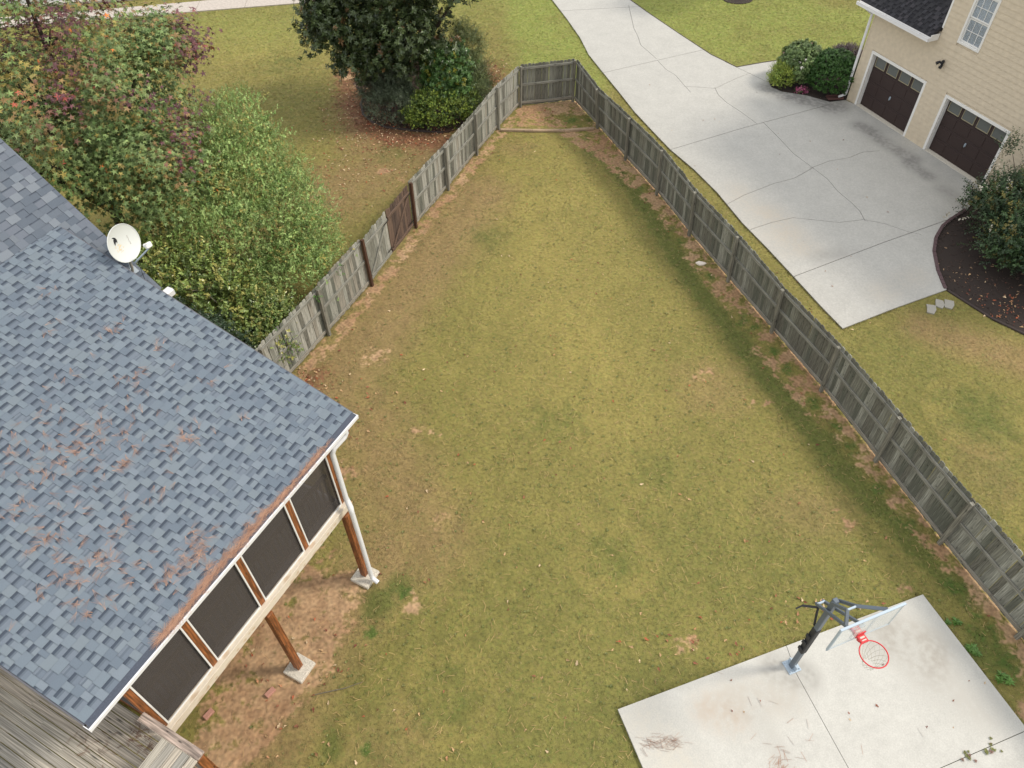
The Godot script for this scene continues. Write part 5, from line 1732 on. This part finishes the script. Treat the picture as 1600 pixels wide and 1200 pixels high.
	o = plant("holly_bush", "dark green holly bush in the corner between house eave and left fence", "shrub", Vector3(-8.1, 0, -13.5))
	lobes = [[Vector3(0, 1.5, 0), Vector3(1.1, 1.3, 1.0), 1.6], [Vector3(0.7, 0.9, -0.2), Vector3(0.6, 0.8, 0.6), 0.8], [Vector3(-0.9, 2.2, -0.2), Vector3(0.9, 1.0, 0.9), 0.8]]
	limbs(o, Vector3.ZERO, [Vector3(0.2, 1.8, 0.1), Vector3(-0.5, 2.0, -0.3), Vector3(0.9, 1.2, 0.4)], 0.05, M.bark, 0.3)
	var dark := func(_p: Vector3, r: RandomNumberGenerator) -> Color: return lin(34, 50, 32).lerp(lin(52, 72, 46), r.randf())
	crown(o, [sprig(10, 0.22, 0.05, 0.016, 9)], lobes, 900, 12, 0.15, 1.0, M.glossy_leaf, dark, 0.6, 0.6)
	# the island bed: magnolia, camellia, golden euonymus, junipers
	o = plant("magnolia_tree", "large dark magnolia tree with bronze leaf backs in the island bed at the top", "tree", Vector3(-4.1, 0, -29.7))
	limbs(o, Vector3.ZERO, [Vector3(-2.0, 3.6, 0.4), Vector3(1.8, 4.0, 0.6), Vector3(0.2, 6.0, 0), Vector3(-1.2, 4.8, -1.4), Vector3(0.8, 3.0, 1.2), Vector3(2.6, 4.6, 0.4)], 0.2, M.bark, 1.4)
	lobes = [[Vector3(0, 5.4, 0), Vector3(2.6, 2.4, 2.5), 3.0], [Vector3(-1.9, 3.4, 0.2), Vector3(1.5, 1.3, 1.5), 1.5], [Vector3(0.2, 3.3, 0.9), Vector3(1.9, 1.5, 1.4), 1.8], [Vector3(2.3, 4.9, 0.3), Vector3(1.4, 0.9, 1.3), 1.1], [Vector3(-1.5, 2.2, 0.8), Vector3(1.0, 0.7, 0.9), 0.6], [Vector3(-2.6, 5.0, -0.2), Vector3(1.2, 1.2, 1.3), 0.8], [Vector3(0.2, 7.6, 0), Vector3(1.4, 1.5, 1.4), 0.9], [Vector3(-0.2, 2.2, 0.7), Vector3(1.5, 1.0, 1.0), 1.0], [Vector3(-2.7, 3.4, 0.5), Vector3(0.9, 1.1, 1.0), 0.6]]
	var mag := func(_p: Vector3, r: RandomNumberGenerator) -> Color:
		var w := r.randf()
		return lin(104, 80, 52) if w < 0.05 else lin(44, 58, 32).lerp(lin(84, 98, 60), r.randf())
	crown(o, [sprig(9, 0.12, 0.14, 0.034, 10, true), sprig(8, 0.10, 0.13, 0.032, 11, true)], lobes, 1500, 8, 0.22, 1.0, M.glossy_leaf, mag, 0.5, 0.45)
	var fl := Acc.new()
	for k in 9:
		var an := k * TAU / 9
		leaf_into(fl, Vector3(0, 0.02 * (k % 2), 0), Vector3(cos(an), 0.5, sin(an)).normalized(), Vector3.UP, 0.13, 0.045)
	part("flower", fl.mesh(), M.white, o, Transform3D(Basis.IDENTITY, Vector3(0.9, 5.1, 1.9)))
	o = plant("camellia_bush", "upright glossy mid-green camellia at the right side of the island bed", "shrub", Vector3(-2.35, 0, -28.8))
	limbs(o, Vector3.ZERO, [Vector3(0.2, 1.9, 0.2), Vector3(-0.3, 1.8, 0.1), Vector3(0.3, 1.3, 0.4)], 0.05, M.bark, 0.4)
	lobes = [[Vector3(0, 1.9, 0), Vector3(0.95, 0.85, 0.9), 1.4], [Vector3(0.1, 1.2, 0.3), Vector3(1.0, 0.8, 0.8), 1.0]]
	var cam := func(_p: Vector3, r: RandomNumberGenerator) -> Color: return lin(120, 120, 44) if r.randf() < 0.08 else lin(54, 84, 38).lerp(lin(84, 112, 58), r.randf())
	crown(o, [sprig(9, 0.14, 0.09, 0.026, 12, true)], lobes, 420, 9, 0.13, 1.0, M.glossy_leaf, cam, 0.7, 0.6)
	o = plant("golden_shrub", "yellow-green shrub spreading low at the front of the island bed by the fence", "shrub", Vector3(-2.6, 0, -27.75))
	lobes = [[Vector3(0.0, 0.65, 0.0), Vector3(1.35, 0.75, 0.7), 1.5], [Vector3(0.9, 0.75, -0.5), Vector3(0.7, 0.6, 0.7), 0.7], [Vector3(-1.0, 0.45, 0.0), Vector3(0.5, 0.45, 0.5), 0.4]]
	limbs(o, Vector3.ZERO, [Vector3(0.3, 0.6, 0.1), Vector3(-0.4, 0.5, 0.1)], 0.02, M.bark, 0.15)
	var gold := func(p: Vector3, r: RandomNumberGenerator) -> Color:
		return lin(62, 84, 38) if r.randf() < 0.2 else lin(84, 108, 42).lerp(lin(132, 146, 58), r.randf())
	crown(o, [sprig(8, 0.11, 0.042, 0.016, 13)], lobes, 560, 10, 0.09, 1.0, M.dull_leaf, gold, 0.7, 0.6)
	var jun := func(_p: Vector3, r: RandomNumberGenerator) -> Color: return lin(60, 70, 50).lerp(lin(92, 104, 80), r.randf())
	var frond := sprig(16, 0.34, 0.09, 0.006, 14)
	o = plant("juniper_shrub", "dark feathery juniper at the left front of the island bed under the magnolia", "shrub", Vector3(-4.5, 0, -28.15))
	lobes = [[Vector3(0, 0.7, 0), Vector3(1.1, 0.75, 0.75), 1.2], [Vector3(0.3, 1.2, -0.6), Vector3(0.9, 0.8, 0.7), 0.8], [Vector3(-0.6, 0.9, -0.9), Vector3(0.7, 0.9, 0.8), 0.8]]
	limbs(o, Vector3.ZERO, [Vector3(0.3, 0.9, 0.1), Vector3(-0.5, 0.8, -0.3)], 0.04, M.bark, 0.2)
	crown(o, [frond], lobes, 330, 8, 0.13, 1.0, M.dull_leaf, jun, 0.9, 0.5)
	o = plant("juniper_shrub", "grey-green juniper with wispy tips between the camellia and the far left fence", "shrub", Vector3(-1.45, 0, -29.5))
	lobes = [[Vector3(0, 0.9, 0), Vector3(0.75, 0.95, 0.9), 1.2], [Vector3(-0.1, 1.9, -0.9), Vector3(0.55, 0.8, 0.6), 0.7], [Vector3(0.25, 0.8, 0.9), Vector3(0.6, 0.75, 0.6), 0.6]]
	limbs(o, Vector3.ZERO, [Vector3(0.1, 1.2, 0.1), Vector3(-0.1, 1.8, -0.7)], 0.04, M.bark, 0.2)
	var jun2 := func(_p: Vector3, r: RandomNumberGenerator) -> Color: return lin(74, 88, 54).lerp(lin(112, 122, 72), r.randf())
	crown(o, [frond], lobes, 260, 8, 0.12, 1.0, M.dull_leaf, jun2, 0.9, 0.5)
	# the bed by the garage
	o = plant("clipped_shrub", "round clipped shrub with pink flowers beside the walk, left of the dark green mound", "shrub", Vector3(12.35, 0, -30.75))
	lobes = [[Vector3(0, 0.78, 0), Vector3(0.86, 0.78, 0.86), 1.0]]
	limbs(o, Vector3.ZERO, [Vector3(0.2, 0.8, 0.1), Vector3(-0.2, 0.8, 0.1)], 0.03, M.bark, 0.2)
	var ind := func(_p: Vector3, r: RandomNumberGenerator) -> Color:
		return lin(186, 130, 146) if r.randf() < 0.008 else lin(70, 92, 46).lerp(lin(140, 160, 100), r.randf() * r.randf())
	crown(o, [sprig(8, 0.09, 0.055, 0.019, 15, true)], lobes, 620, 8, 0.035, 0.9, M.dull_leaf, ind, 1.2, 0.88)
	o = plant("clipped_shrub", "dark green clipped mound in the garage bed next to the downspout", "shrub", Vector3(13.45, 0, -30.0))
	lobes = [[Vector3(0, 0.72, 0), Vector3(1.0, 0.78, 0.98), 1.0]]
	limbs(o, Vector3.ZERO, [Vector3(0.2, 0.8, 0.1), Vector3(-0.2, 0.8, 0.1)], 0.03, M.bark, 0.2)
	var box := func(_p: Vector3, r: RandomNumberGenerator) -> Color: return lin(42, 76, 28).lerp(lin(72, 108, 46), r.randf())
	crown(o, [sprig(12, 0.08, 0.032, 0.012, 16)], lobes, 1200, 9, 0.03, 1.0, M.dull_leaf, box, 1.6, 0.93)
	o = plant("golden_shrub", "small yellow-green shrub at the driveway end of the garage bed", "shrub", Vector3(11.62, 0, -30.45))
	lobes = [[Vector3(0, 0.42, 0), Vector3(0.56, 0.48, 0.56), 1.0], [Vector3(0.1, 0.7, -0.2), Vector3(0.25, 0.25, 0.25), 0.25]]
	limbs(o, Vector3.ZERO, [Vector3(0.1, 0.4, 0.1), Vector3(-0.1, 0.4, 0)], 0.015, M.bark, 0.1)
	var gold2 := func(_p: Vector3, r: RandomNumberGenerator) -> Color: return lin(98, 120, 44).lerp(lin(152, 164, 72), r.randf())
	crown(o, [sprig(9, 0.12, 0.045, 0.012, 17)], lobes, 240, 9, 0.08, 1.0, M.dull_leaf, gold2, 0.8, 0.6)
	o = plant("flowering_plant", "low pink flowering plant at the foot of the clipped shrubs", "flowers", Vector3(12.25, 0, -29.75))
	var pink := func(_p: Vector3, r: RandomNumberGenerator) -> Color: return lin(150, 70, 104).lerp(lin(186, 110, 142), r.randf()) if r.randf() < 0.75 else lin(70, 84, 48)
	crown(o, [sprig(6, 0.06, 0.03, 0.016, 18, true)], [[Vector3(0, 0.10, 0), Vector3(0.26, 0.10, 0.14), 1.0]], 34, 7, 0.05, 1.0, M.dull_leaf, pink, 0.8, 0.3, "foliage")
	o = plant("purple_shrub", "low purplish shrub behind the dark green mound at the house corner", "shrub", Vector3(14.55, 0, -31.6))
	var pur := func(_p: Vector3, r: RandomNumberGenerator) -> Color: return lin(66, 54, 58).lerp(lin(104, 88, 92), r.randf())
	limbs(o, Vector3.ZERO, [Vector3(0.1, 0.6, 0.1), Vector3(-0.1, 0.5, 0)], 0.015, M.bark, 0.1)
	crown(o, [sprig(9, 0.12, 0.045, 0.014, 19)], [[Vector3(0, 0.5, 0), Vector3(0.9, 0.5, 0.6), 1.0]], 180, 9, 0.08, 1.0, M.dull_leaf, pur, 0.9, 0.6)
	# crape myrtle in the brick-edged bed
	o = plant("crape_myrtle", "spreading shrub with arching sprays and fading white blossom in the brick-edged bed", "shrub", Vector3(16.35, 0, -19.15))
	limbs(o, Vector3.ZERO, [Vector3(-0.8, 1.4, 0.2), Vector3(0.1, 2.0, -0.3), Vector3(-0.4, 1.5, -0.9), Vector3(-0.5, 1.3, 0.9), Vector3(0.6, 1.8, 0.6), Vector3(-0.2, 2.2, -2.1)], 0.05, M.bark, 0.3)
	lobes = [[Vector3(-0.2, 1.3, -0.2), Vector3(1.25, 0.9, 1.4), 1.5], [Vector3(-0.9, 0.9, 0.9), Vector3(0.7, 0.6, 0.7), 0.6], [Vector3(-0.6, 0.9, -1.2), Vector3(0.7, 0.5, 0.5), 0.4], [Vector3(0.6, 1.5, 0.2), Vector3(1.0, 0.8, 1.2), 0.9], [Vector3(-0.2, 1.0, 1.7), Vector3(0.8, 0.8, 0.8), 0.7]]
	var cm := func(_p: Vector3, r: RandomNumberGenerator) -> Color:
		var w := r.randf()
		return lin(196, 190, 174) if w < 0.02 else lin(104, 98, 50) if w < 0.18 else lin(34, 54, 32).lerp(lin(64, 86, 50), r.randf())
	crown(o, [sprig(14, 0.42, 0.075, 0.022, 20), sprig(12, 0.36, 0.07, 0.02, 21)], lobes, 760, 8, 0.2, 1.0, M.dull_leaf, cm, 1.0, 0.5)
	crown(o, [sprig(12, 0.5, 0.06, 0.018, 22)], [[Vector3(-0.15, 2.3, -2.3), Vector3(0.4, 0.10, 0.15), 1.0]], 12, 4, 0.1, 1.0, M.dull_leaf, cm, 1.0, 0.3)
	# young tree on the far front lawn: foot and mulch ring only just in view
	o = plant("young_tree", "young tree in a dark mulch ring on the far front lawn, at the top edge", "tree", Vector3(11.75, 0, -39.5))
	limbs(o, Vector3.ZERO, [Vector3(0.7, 3.6, 0.2), Vector3(-0.7, 3.8, 0.1), Vector3(0.1, 4.6, -0.4)], 0.07, M.bark, 2.2)
	crown(o, [sprig(9, 0.2, 0.08, 0.03, 23)], [[Vector3(0, 4.2, 0), Vector3(1.5, 1.3, 1.5), 1.0]], 150, 9, 0.2, 1.0, M.dull_leaf, green, 0.7, 0.5)


func make_beds() -> void:
	# beds: a slightly raised sheet with a scatter of bark or litter
	var mulch := mat("dark_mulch", rgb(70, 58, 52), 0.98, speckle(256, 0.2, 0.5, 1.0, 31, 3), 1.6, true)
	var red := mat("leaf_mulch", rgb(98, 70, 56), 0.98, speckle(256, 0.2, 0.5, 1.0, 32, 3), 1.6, true)
	var chip := Acc.new()
	chip.box(Vector3.ZERO, Vector3(0.03, 0.006, 0.011))
	var cm := chip.mesh()
	var leaf := Acc.new()
	leaf_into(leaf, Vector3.ZERO, Vector3.RIGHT, Vector3.UP, 0.075, 0.026)
	leaf_into(leaf, Vector3.ZERO, Vector3(-0.2, 0.3, 0.9).normalized(), Vector3.UP, 0.03, 0.018)
	var lm := leaf.mesh()
	for b in [[BED_RIGHT, mulch, 2600, "mulch_bed"], [BED_LEFT, mulch, 500, "mulch_bed"], [ISLAND, red, 1500, "mulch_bed"]]:
		var p := v2(b[0])
		var a := Acc.new()
		a.slab(p, 0.0, 0.02)
		var bed := build(b[3], a, b[1])
		tag(bed, "", "", "", "structure")
		var buf := PackedFloat32Array()
		var lo := Vector2(1e9, 1e9)
		var hi := -lo
		for q in p:
			lo = lo.min(q)
			hi = hi.max(q)
		var n := 0
		while n < b[2]:
			var q := Vector2(rnd(lo.x, hi.x), rnd(lo.y, hi.y))
			n += 1
			if not Geometry2D.is_point_in_polygon(q, p): continue
			var c := lin(78, 62, 54).lerp(lin(46, 38, 34), rng.randf())
			if rng.randf() < 0.1: c = lin(150, 124, 98)
			put(buf, facing((Vector3.UP + rdir() * 0.4).normalized(), rng.randf() * TAU).scaled(Vector3.ONE * rnd(0.6, 1.5)), Vector3(q.x, 0.028, q.y), c)
		tag(many("bark_chips", cm, buf, M.chips, bed), "", "", "", "stuff")
	# mulch ring of the young tree
	var ring := PackedVector2Array()
	for k in 18: ring.append(Vector2(11.75 + cos(k * TAU / 18) * 0.75, -39.45 + sin(k * TAU / 18) * 0.6))
	var ra := Acc.new()
	ra.slab(ring, 0.0, 0.03)
	tag(build("mulch_bed", ra, mulch), "", "", "", "structure")
	# fallen leaves: thick round the island, thin on the rest
	var buf := PackedFloat32Array()
	var tones := [lin(176, 128, 92), lin(150, 96, 70), lin(196, 160, 118), lin(120, 66, 50), lin(212, 186, 150), lin(168, 92, 60)]
	for q in [[-5.9, -29.2, 1.6, 2.2, 420], [-3.6, -26.8, 2.0, 0.9, 380], [-0.6, -31.4, 1.0, 2.0, 320], [-5.2, -25.2, 2.4, 2.2, 260], [-5.0, -28.2, 0.9, 1.1, 260], [-6.6, -12.8, 0.5, 1.0, 90], [-5.6, -13.8, 0.4, 0.8, 60], [-4.6, -13.2, 1.3, 1.6, 60], [14.9, -16.6, 0.8, 0.9, 90], [-7.2, -22.0, 1.5, 2.0, 60], [1.8, -28.2, 0.7, 0.5, 20], [-4.4, -5.9, 1.0, 1.4, 46], [3.0, -6.3, 1.8, 0.5, 30], [6.4, -7.0, 1.4, 0.4, 24]]:
		for k in q[4]:
			var x: float = q[0] + rng.randfn() * q[2] * 0.6
			var z: float = q[1] + rng.randfn() * q[3] * 0.6
			put(buf, facing((Vector3.UP + rdir() * 0.5).normalized(), rng.randf() * TAU).scaled(Vector3.ONE * rnd(0.6, 1.25)), Vector3(x, 0.035, z), tones[rng.randi() % 6] * rnd(0.7, 1.1))
	for k in 620:
		var z := rnd(-30.0, -3.0)
		var x := rnd(-6.0 + z * 0.25, 10.0 - z * 0.1)
		if blocked.at(x, z) > 0.5: continue
		put(buf, facing((Vector3.UP + rdir() * 0.5).normalized(), rng.randf() * TAU).scaled(Vector3.ONE * rnd(0.5, 1.1)), Vector3(x, 0.03, z), tones[rng.randi() % 6] * rnd(0.75, 1.1))
	for k in 44:
		var on := rng.randf() < 0.5
		var q := Vector2(rnd(3.0, 9.5), rnd(-7.0, -3.2)) if on else Vector2(rnd(4.5, 14.0), rnd(-33.0, -16.0))
		if not Geometry2D.is_point_in_polygon(q, v2(PAD if on else DRIVE)): continue
		put(buf, facing((Vector3.UP + rdir() * 0.4).normalized(), rng.randf() * TAU).scaled(Vector3.ONE * rnd(0.4, 0.9)), Vector3(q.x, 0.08 if on else 0.06, q.y), tones[rng.randi() % 6] * rnd(0.6, 1.0))
	tag(many("fallen_leaves", lm, buf, M.dead_leaf), "tan and rust fallen leaves scattered over the lawns, thickest round the island bed", "leaves", "", "stuff")
	# needles blown onto the court
	var nd := Acc.new()
	nd.quad(Vector3(-0.09, 0, -0.002), Vector3(0.09, 0.0, -0.002), Vector3(0.09, 0.006, 0.002), Vector3(-0.09, 0.006, 0.002), Vector3.UP)
	buf = PackedFloat32Array()
	for q in [[2.75, -4.45, 0.34, 0.12, 70, 0.3], [4.9, -3.95, 0.16, 0.3, 50, -0.9], [5.2, -4.4, 1.2, 1.0, 24, 0.5]]:
		for k in q[4]:
			var an: float = q[5] + rng.randfn() * 0.7
			put(buf, Basis(Vector3(cos(an), 0, sin(an)), Vector3.UP, Vector3(-sin(an), 0, cos(an))), Vector3(q[0] + rng.randfn() * q[2] * 0.6, 0.075 + rnd(0, 0.006), q[1] + rng.randfn() * q[3] * 0.6), lin(190, 150, 128).lerp(lin(160, 120, 100), rng.randf()))
	tag(many("pine_straw", nd.mesh(), buf, M.needles), "a few wisps of brown pine needles on the concrete court", "pine straw", "", "stuff")


func make_small_things() -> void:
	# brick edging round the curve of the bed
	var o := thing("brick_edging", "curved edging of plum bricks between the driveway and the mulch bed", "brick edging")
	var path := [Vector2(13.36, -17.3), Vector2(13.47, -18.16), Vector2(13.72, -19.11), Vector2(14.05, -19.80), Vector2(14.51, -20.41), Vector2(14.87, -20.72), Vector2(15.24, -20.99), Vector2(15.65, -21.31)]
	var bm := Acc.new()
	bm.box(Vector3.ZERO, Vector3(0.095, 0.035, 0.05), Basis.IDENTITY, 0.008)
	var mesh := bm.mesh()
	var i := 0
	var run := 0.1
	while i < path.size() - 1:
		var a: Vector2 = path[i]
		var b: Vector2 = path[i + 1]
		var l := a.distance_to(b)
		while run < l:
			var e := (b - a) / l
			var p := a + e * run + Vector2(-e.y, e.x) * -0.05
			part("brick", mesh, M.paver, o, Transform3D(Basis(Vector3.UP, -atan2(e.y, e.x) + rnd(-0.03, 0.03)), Vector3(p.x, 0.055 + rnd(-0.004, 0.004), p.y)))
			run += 0.2
		run -= l
		i += 1
	var strip := func(label: String, pts: Array, r: float) -> void:
		var a := Acc.new()
		var q := []
		var rr := []
		for p in pts:
			q.append(Vector3(p[0], 0.03, p[1]))
			rr.append(r)
		a.tube(q, rr, 7)
		tag(build("bed_edging", a, M.edging), label, "bed edging")
	strip.call("dark edging strip between the mulch bed and the lawn at the right edge", [[13.38, -17.25], [13.72, -16.69], [14.17, -15.97], [14.80, -15.31], [16.0, -14.1]], 0.04)
	strip.call("dark curved edging of the island bed under the magnolia", [[-6.3, -30.9], [-5.95, -30.28], [-6.02, -29.59], [-5.82, -28.69], [-5.36, -28.04], [-4.74, -27.61], [-3.58, -27.32], [-2.5, -27.14]], 0.05)
	strip.call("dark edging between the walk, the driveway and the front lawn", [[6.32, -39.67], [7.0, -38.08], [8.17, -35.56], [9.23, -33.36], [10.11, -32.10], [11.29, -32.47], [12.34, -32.73]], 0.035)
	# landscape timber across the narrow end
	var tb := Acc.new()
	var pts := [Vector3(-0.25, 0.05, -27.22), Vector3(1.0, 0.055, -27.10), Vector3(2.25, 0.05, -27.06), Vector3(3.45, 0.045, -27.18)]
	for k in 3:
		var d: Vector3 = pts[k + 1] - pts[k]
		var x := d.normalized()
		tb.box((pts[k] + pts[k + 1]) * 0.5, Vector3(d.length() * 0.5, 0.05, 0.06), Basis(x, Vector3.UP, x.cross(Vector3.UP)), 0.015, Vector2(k * 0.3, 0))
	tag(build("landscape_timber", tb, M.timber), "pale timber lying across the bare soil at the narrow end of the yard", "timber")
	# two loose bricks, three pavers, a stone, a twig
	for q in [[-6.15, -5.17, 0.95, "loose red brick on the soil by the porch, nearer the deck"], [-5.01, -5.57, 0.9, "loose red brick on the soil just left of the middle footing"]]:
		var a := Acc.new()
		a.box(Vector3.ZERO, Vector3(0.105, 0.035, 0.052), Basis.IDENTITY, 0.006)
		var m := build("brick", a, M.brick)
		tag(m, q[3], "brick", "loose bricks beside the porch")
		m.transform = Transform3D(Basis(Vector3.UP, q[2]), Vector3(q[0], 0.04, q[1]))
	for q in [[12.54, -16.44, "stepping stone nearest the driveway corner, leftmost of the three in the lawn"], [12.89, -16.68, "middle and longest of the three stepping stones in the lawn"], [13.15, -16.62, "stepping stone beside the bed edging, rightmost of the three in the lawn"]]:
		var p := PackedVector2Array()
		for k in [[-0.19, -0.12], [0.02, -0.14], [0.2, -0.1], [0.17, 0.11], [-0.04, 0.13], [-0.2, 0.1]]: p.append((Vector2(k[0], k[1]) + Vector2(rnd(-0.03, 0.03), rnd(-0.03, 0.03))).rotated(1.9))
		var a := Acc.new()
		a.slab(p, -0.01, 0.03, 0.01)
		var m := build("stepping_stone", a, M.pale_stone)
		tag(m, q[2], "stepping stone", "stepping stones by the driveway")
		m.position = Vector3(q[0], 0.01, q[1])
	var rk := Acc.new()
	var rp := PackedVector2Array()
	for k in 7: rp.append(Vector2(cos(k * TAU / 7) * 0.2, sin(k * TAU / 7) * 0.12) * rnd(0.75, 1.15))
	rk.slab(rp, -0.01, 0.05, 0.02)
	var rock := build("stone", rk, mat("white_stone", rgb(238, 226, 214), 0.9))
	rock.position = Vector3(6.11, 0, -18.78)
	tag(rock, "flat pale stone on the bare soil by the right fence", "stone")
	var tw := Acc.new()
	tw.tube([Vector3(-3.15, 0.03, -5.75), Vector3(-3.5, 0.05, -5.62), Vector3(-3.9, 0.03, -5.55), Vector3(-4.15, 0.03, -5.5)], [0.004, 0.008, 0.009, 0.006], 5)
	tag(build("twig", tw, M.bark_pale), "thin grey twig on the soil below the middle footing", "twig")
	# weeds along the court
	var wm := sprig(11, 0.05, 0.15, 0.03, 33, true)
	var labels := ["leafy weed at the fence side of the court, topmost of the row", "leafy weed at the fence side of the court, second from the top", "leafy weed at the fence side of the court, lowest of the row", "weed tuft in the court joint, left of two", "weed tuft in the court joint, right of two"]
	var at := [[9.25, -6.75], [9.45, -6.15], [9.75, -5.5], [8.45, -4.1], [8.95, -4.28]]
	for k in 5:
		var w := thing("weed", labels[k], "weed", Vector3(at[k][0], 0.0 if k < 3 else 0.07, at[k][1]), "leafy weeds round the court" if k < 3 else "weed tufts in the court joint")
		var buf := PackedFloat32Array()
		for j in (4 if k < 3 else 9):
			var s := rnd(0.5, 0.9) if k < 3 else rnd(0.2, 0.42)
			var c := lin(92, 128, 54) if k < 3 else (lin(120, 122, 70) if rng.randf() < 0.65 else lin(132, 104, 92))
			put(buf, facing((Vector3.UP + rdir() * 0.3).normalized(), rng.randf() * TAU).scaled(Vector3.ONE * s), Vector3(rng.randfn() * 0.09, 0.01, rng.randfn() * 0.07), c * rnd(0.8, 1.2))
		many("leaves", wm, buf, M.dull_leaf, w)
	# two ferny seedlings growing through the left fence
	var vine := thing("vine", "green vine sprays hanging over the left fence next to the shrub tree", "vine", Vector3(-5.4, 0, -15.9))
	var buf := PackedFloat32Array()
	for q in [[0.0, 1.64, 0.1, 0.16, 10], [-0.85, 1.72, 1.3, 0.16, 5], [-0.66, 0.95, 1.3, 0.10, 9], [0.5, 1.7, -1.0, 0.15, 8]]:
		for j in q[4]:
			put(buf, facing((Vector3(0.7, 0.3, 0.2) + rdir() * 0.7).normalized(), rng.randf() * TAU), Vector3(q[0], q[1], q[2]) + Vector3(rng.randfn() * q[3] * 0.4, rng.randfn() * q[3], rng.randfn() * q[3] * 0.8), lin(76, 112, 50) * rnd(0.8, 1.25))
	many("leaves", sprig(7, 0.12, 0.045, 0.015, 34), buf, M.dull_leaf, vine)


# ---------------------------------------------------------------- camera, light, order of work
func _ready() -> void:
	rng.seed = 20240917
	var cam := Camera3D.new()
	cam.name = "camera"
	add_child(cam)
	cam.fov = rad_to_deg(2.0 * atan(600.0 / 1175.07))
	cam.near = 0.1
	cam.far = 2000.0
	var back := Vector3(0, sin(deg_to_rad(48.1423)), cos(deg_to_rad(48.1423)))
	cam.transform = Transform3D(Basis(Vector3.RIGHT, back.cross(Vector3.RIGHT), back) * Basis(Vector3(0, 0, 1), deg_to_rad(-1.21035)), Vector3(0, 15.424, 0))
	var env := Environment.new()
	env.background_mode = Environment.BG_SKY
	var sm := ProceduralSkyMaterial.new()
	sm.sky_top_color = rgb(214, 216, 219)
	sm.sky_horizon_color = rgb(230, 228, 224)
	sm.sky_curve = 0.25
	sm.ground_bottom_color = rgb(110, 108, 90)
	sm.ground_horizon_color = rgb(190, 192, 190)
	sm.sky_energy_multiplier = 1.0
	env.sky = Sky.new()
	env.sky.sky_material = sm
	env.tonemap_mode = Environment.TONE_MAPPER_LINEAR
	env.tonemap_exposure = 1.72
	env.sdfgi_enabled = true
	env.ssao_enabled = true
	env.ssil_enabled = true
	var we := WorldEnvironment.new()
	we.name = "world_environment"
	we.environment = env
	add_child(we)
	var sun := DirectionalLight3D.new()
	sun.name = "sun"
	sun.light_color = Color(1.0, 0.965, 0.91)
	sun.light_energy = 0.5
	sun.light_angular_distance = 11.0
	sun.shadow_enabled = true
	add_child(sun)
	sun.look_at_from_position(Vector3(12, 12, -1), Vector3.ZERO, Vector3.UP)

	make_materials()
	M.pale_trim = mat("tan_window_frame", rgb(150, 142, 116), 0.6)
	make_ground()
	make_paving()
	make_beds()
	make_fences()
	make_own_house()
	make_neighbour_house()
	make_trees()
	make_grass()
	make_dish()
	make_hoop()
	make_small_things()
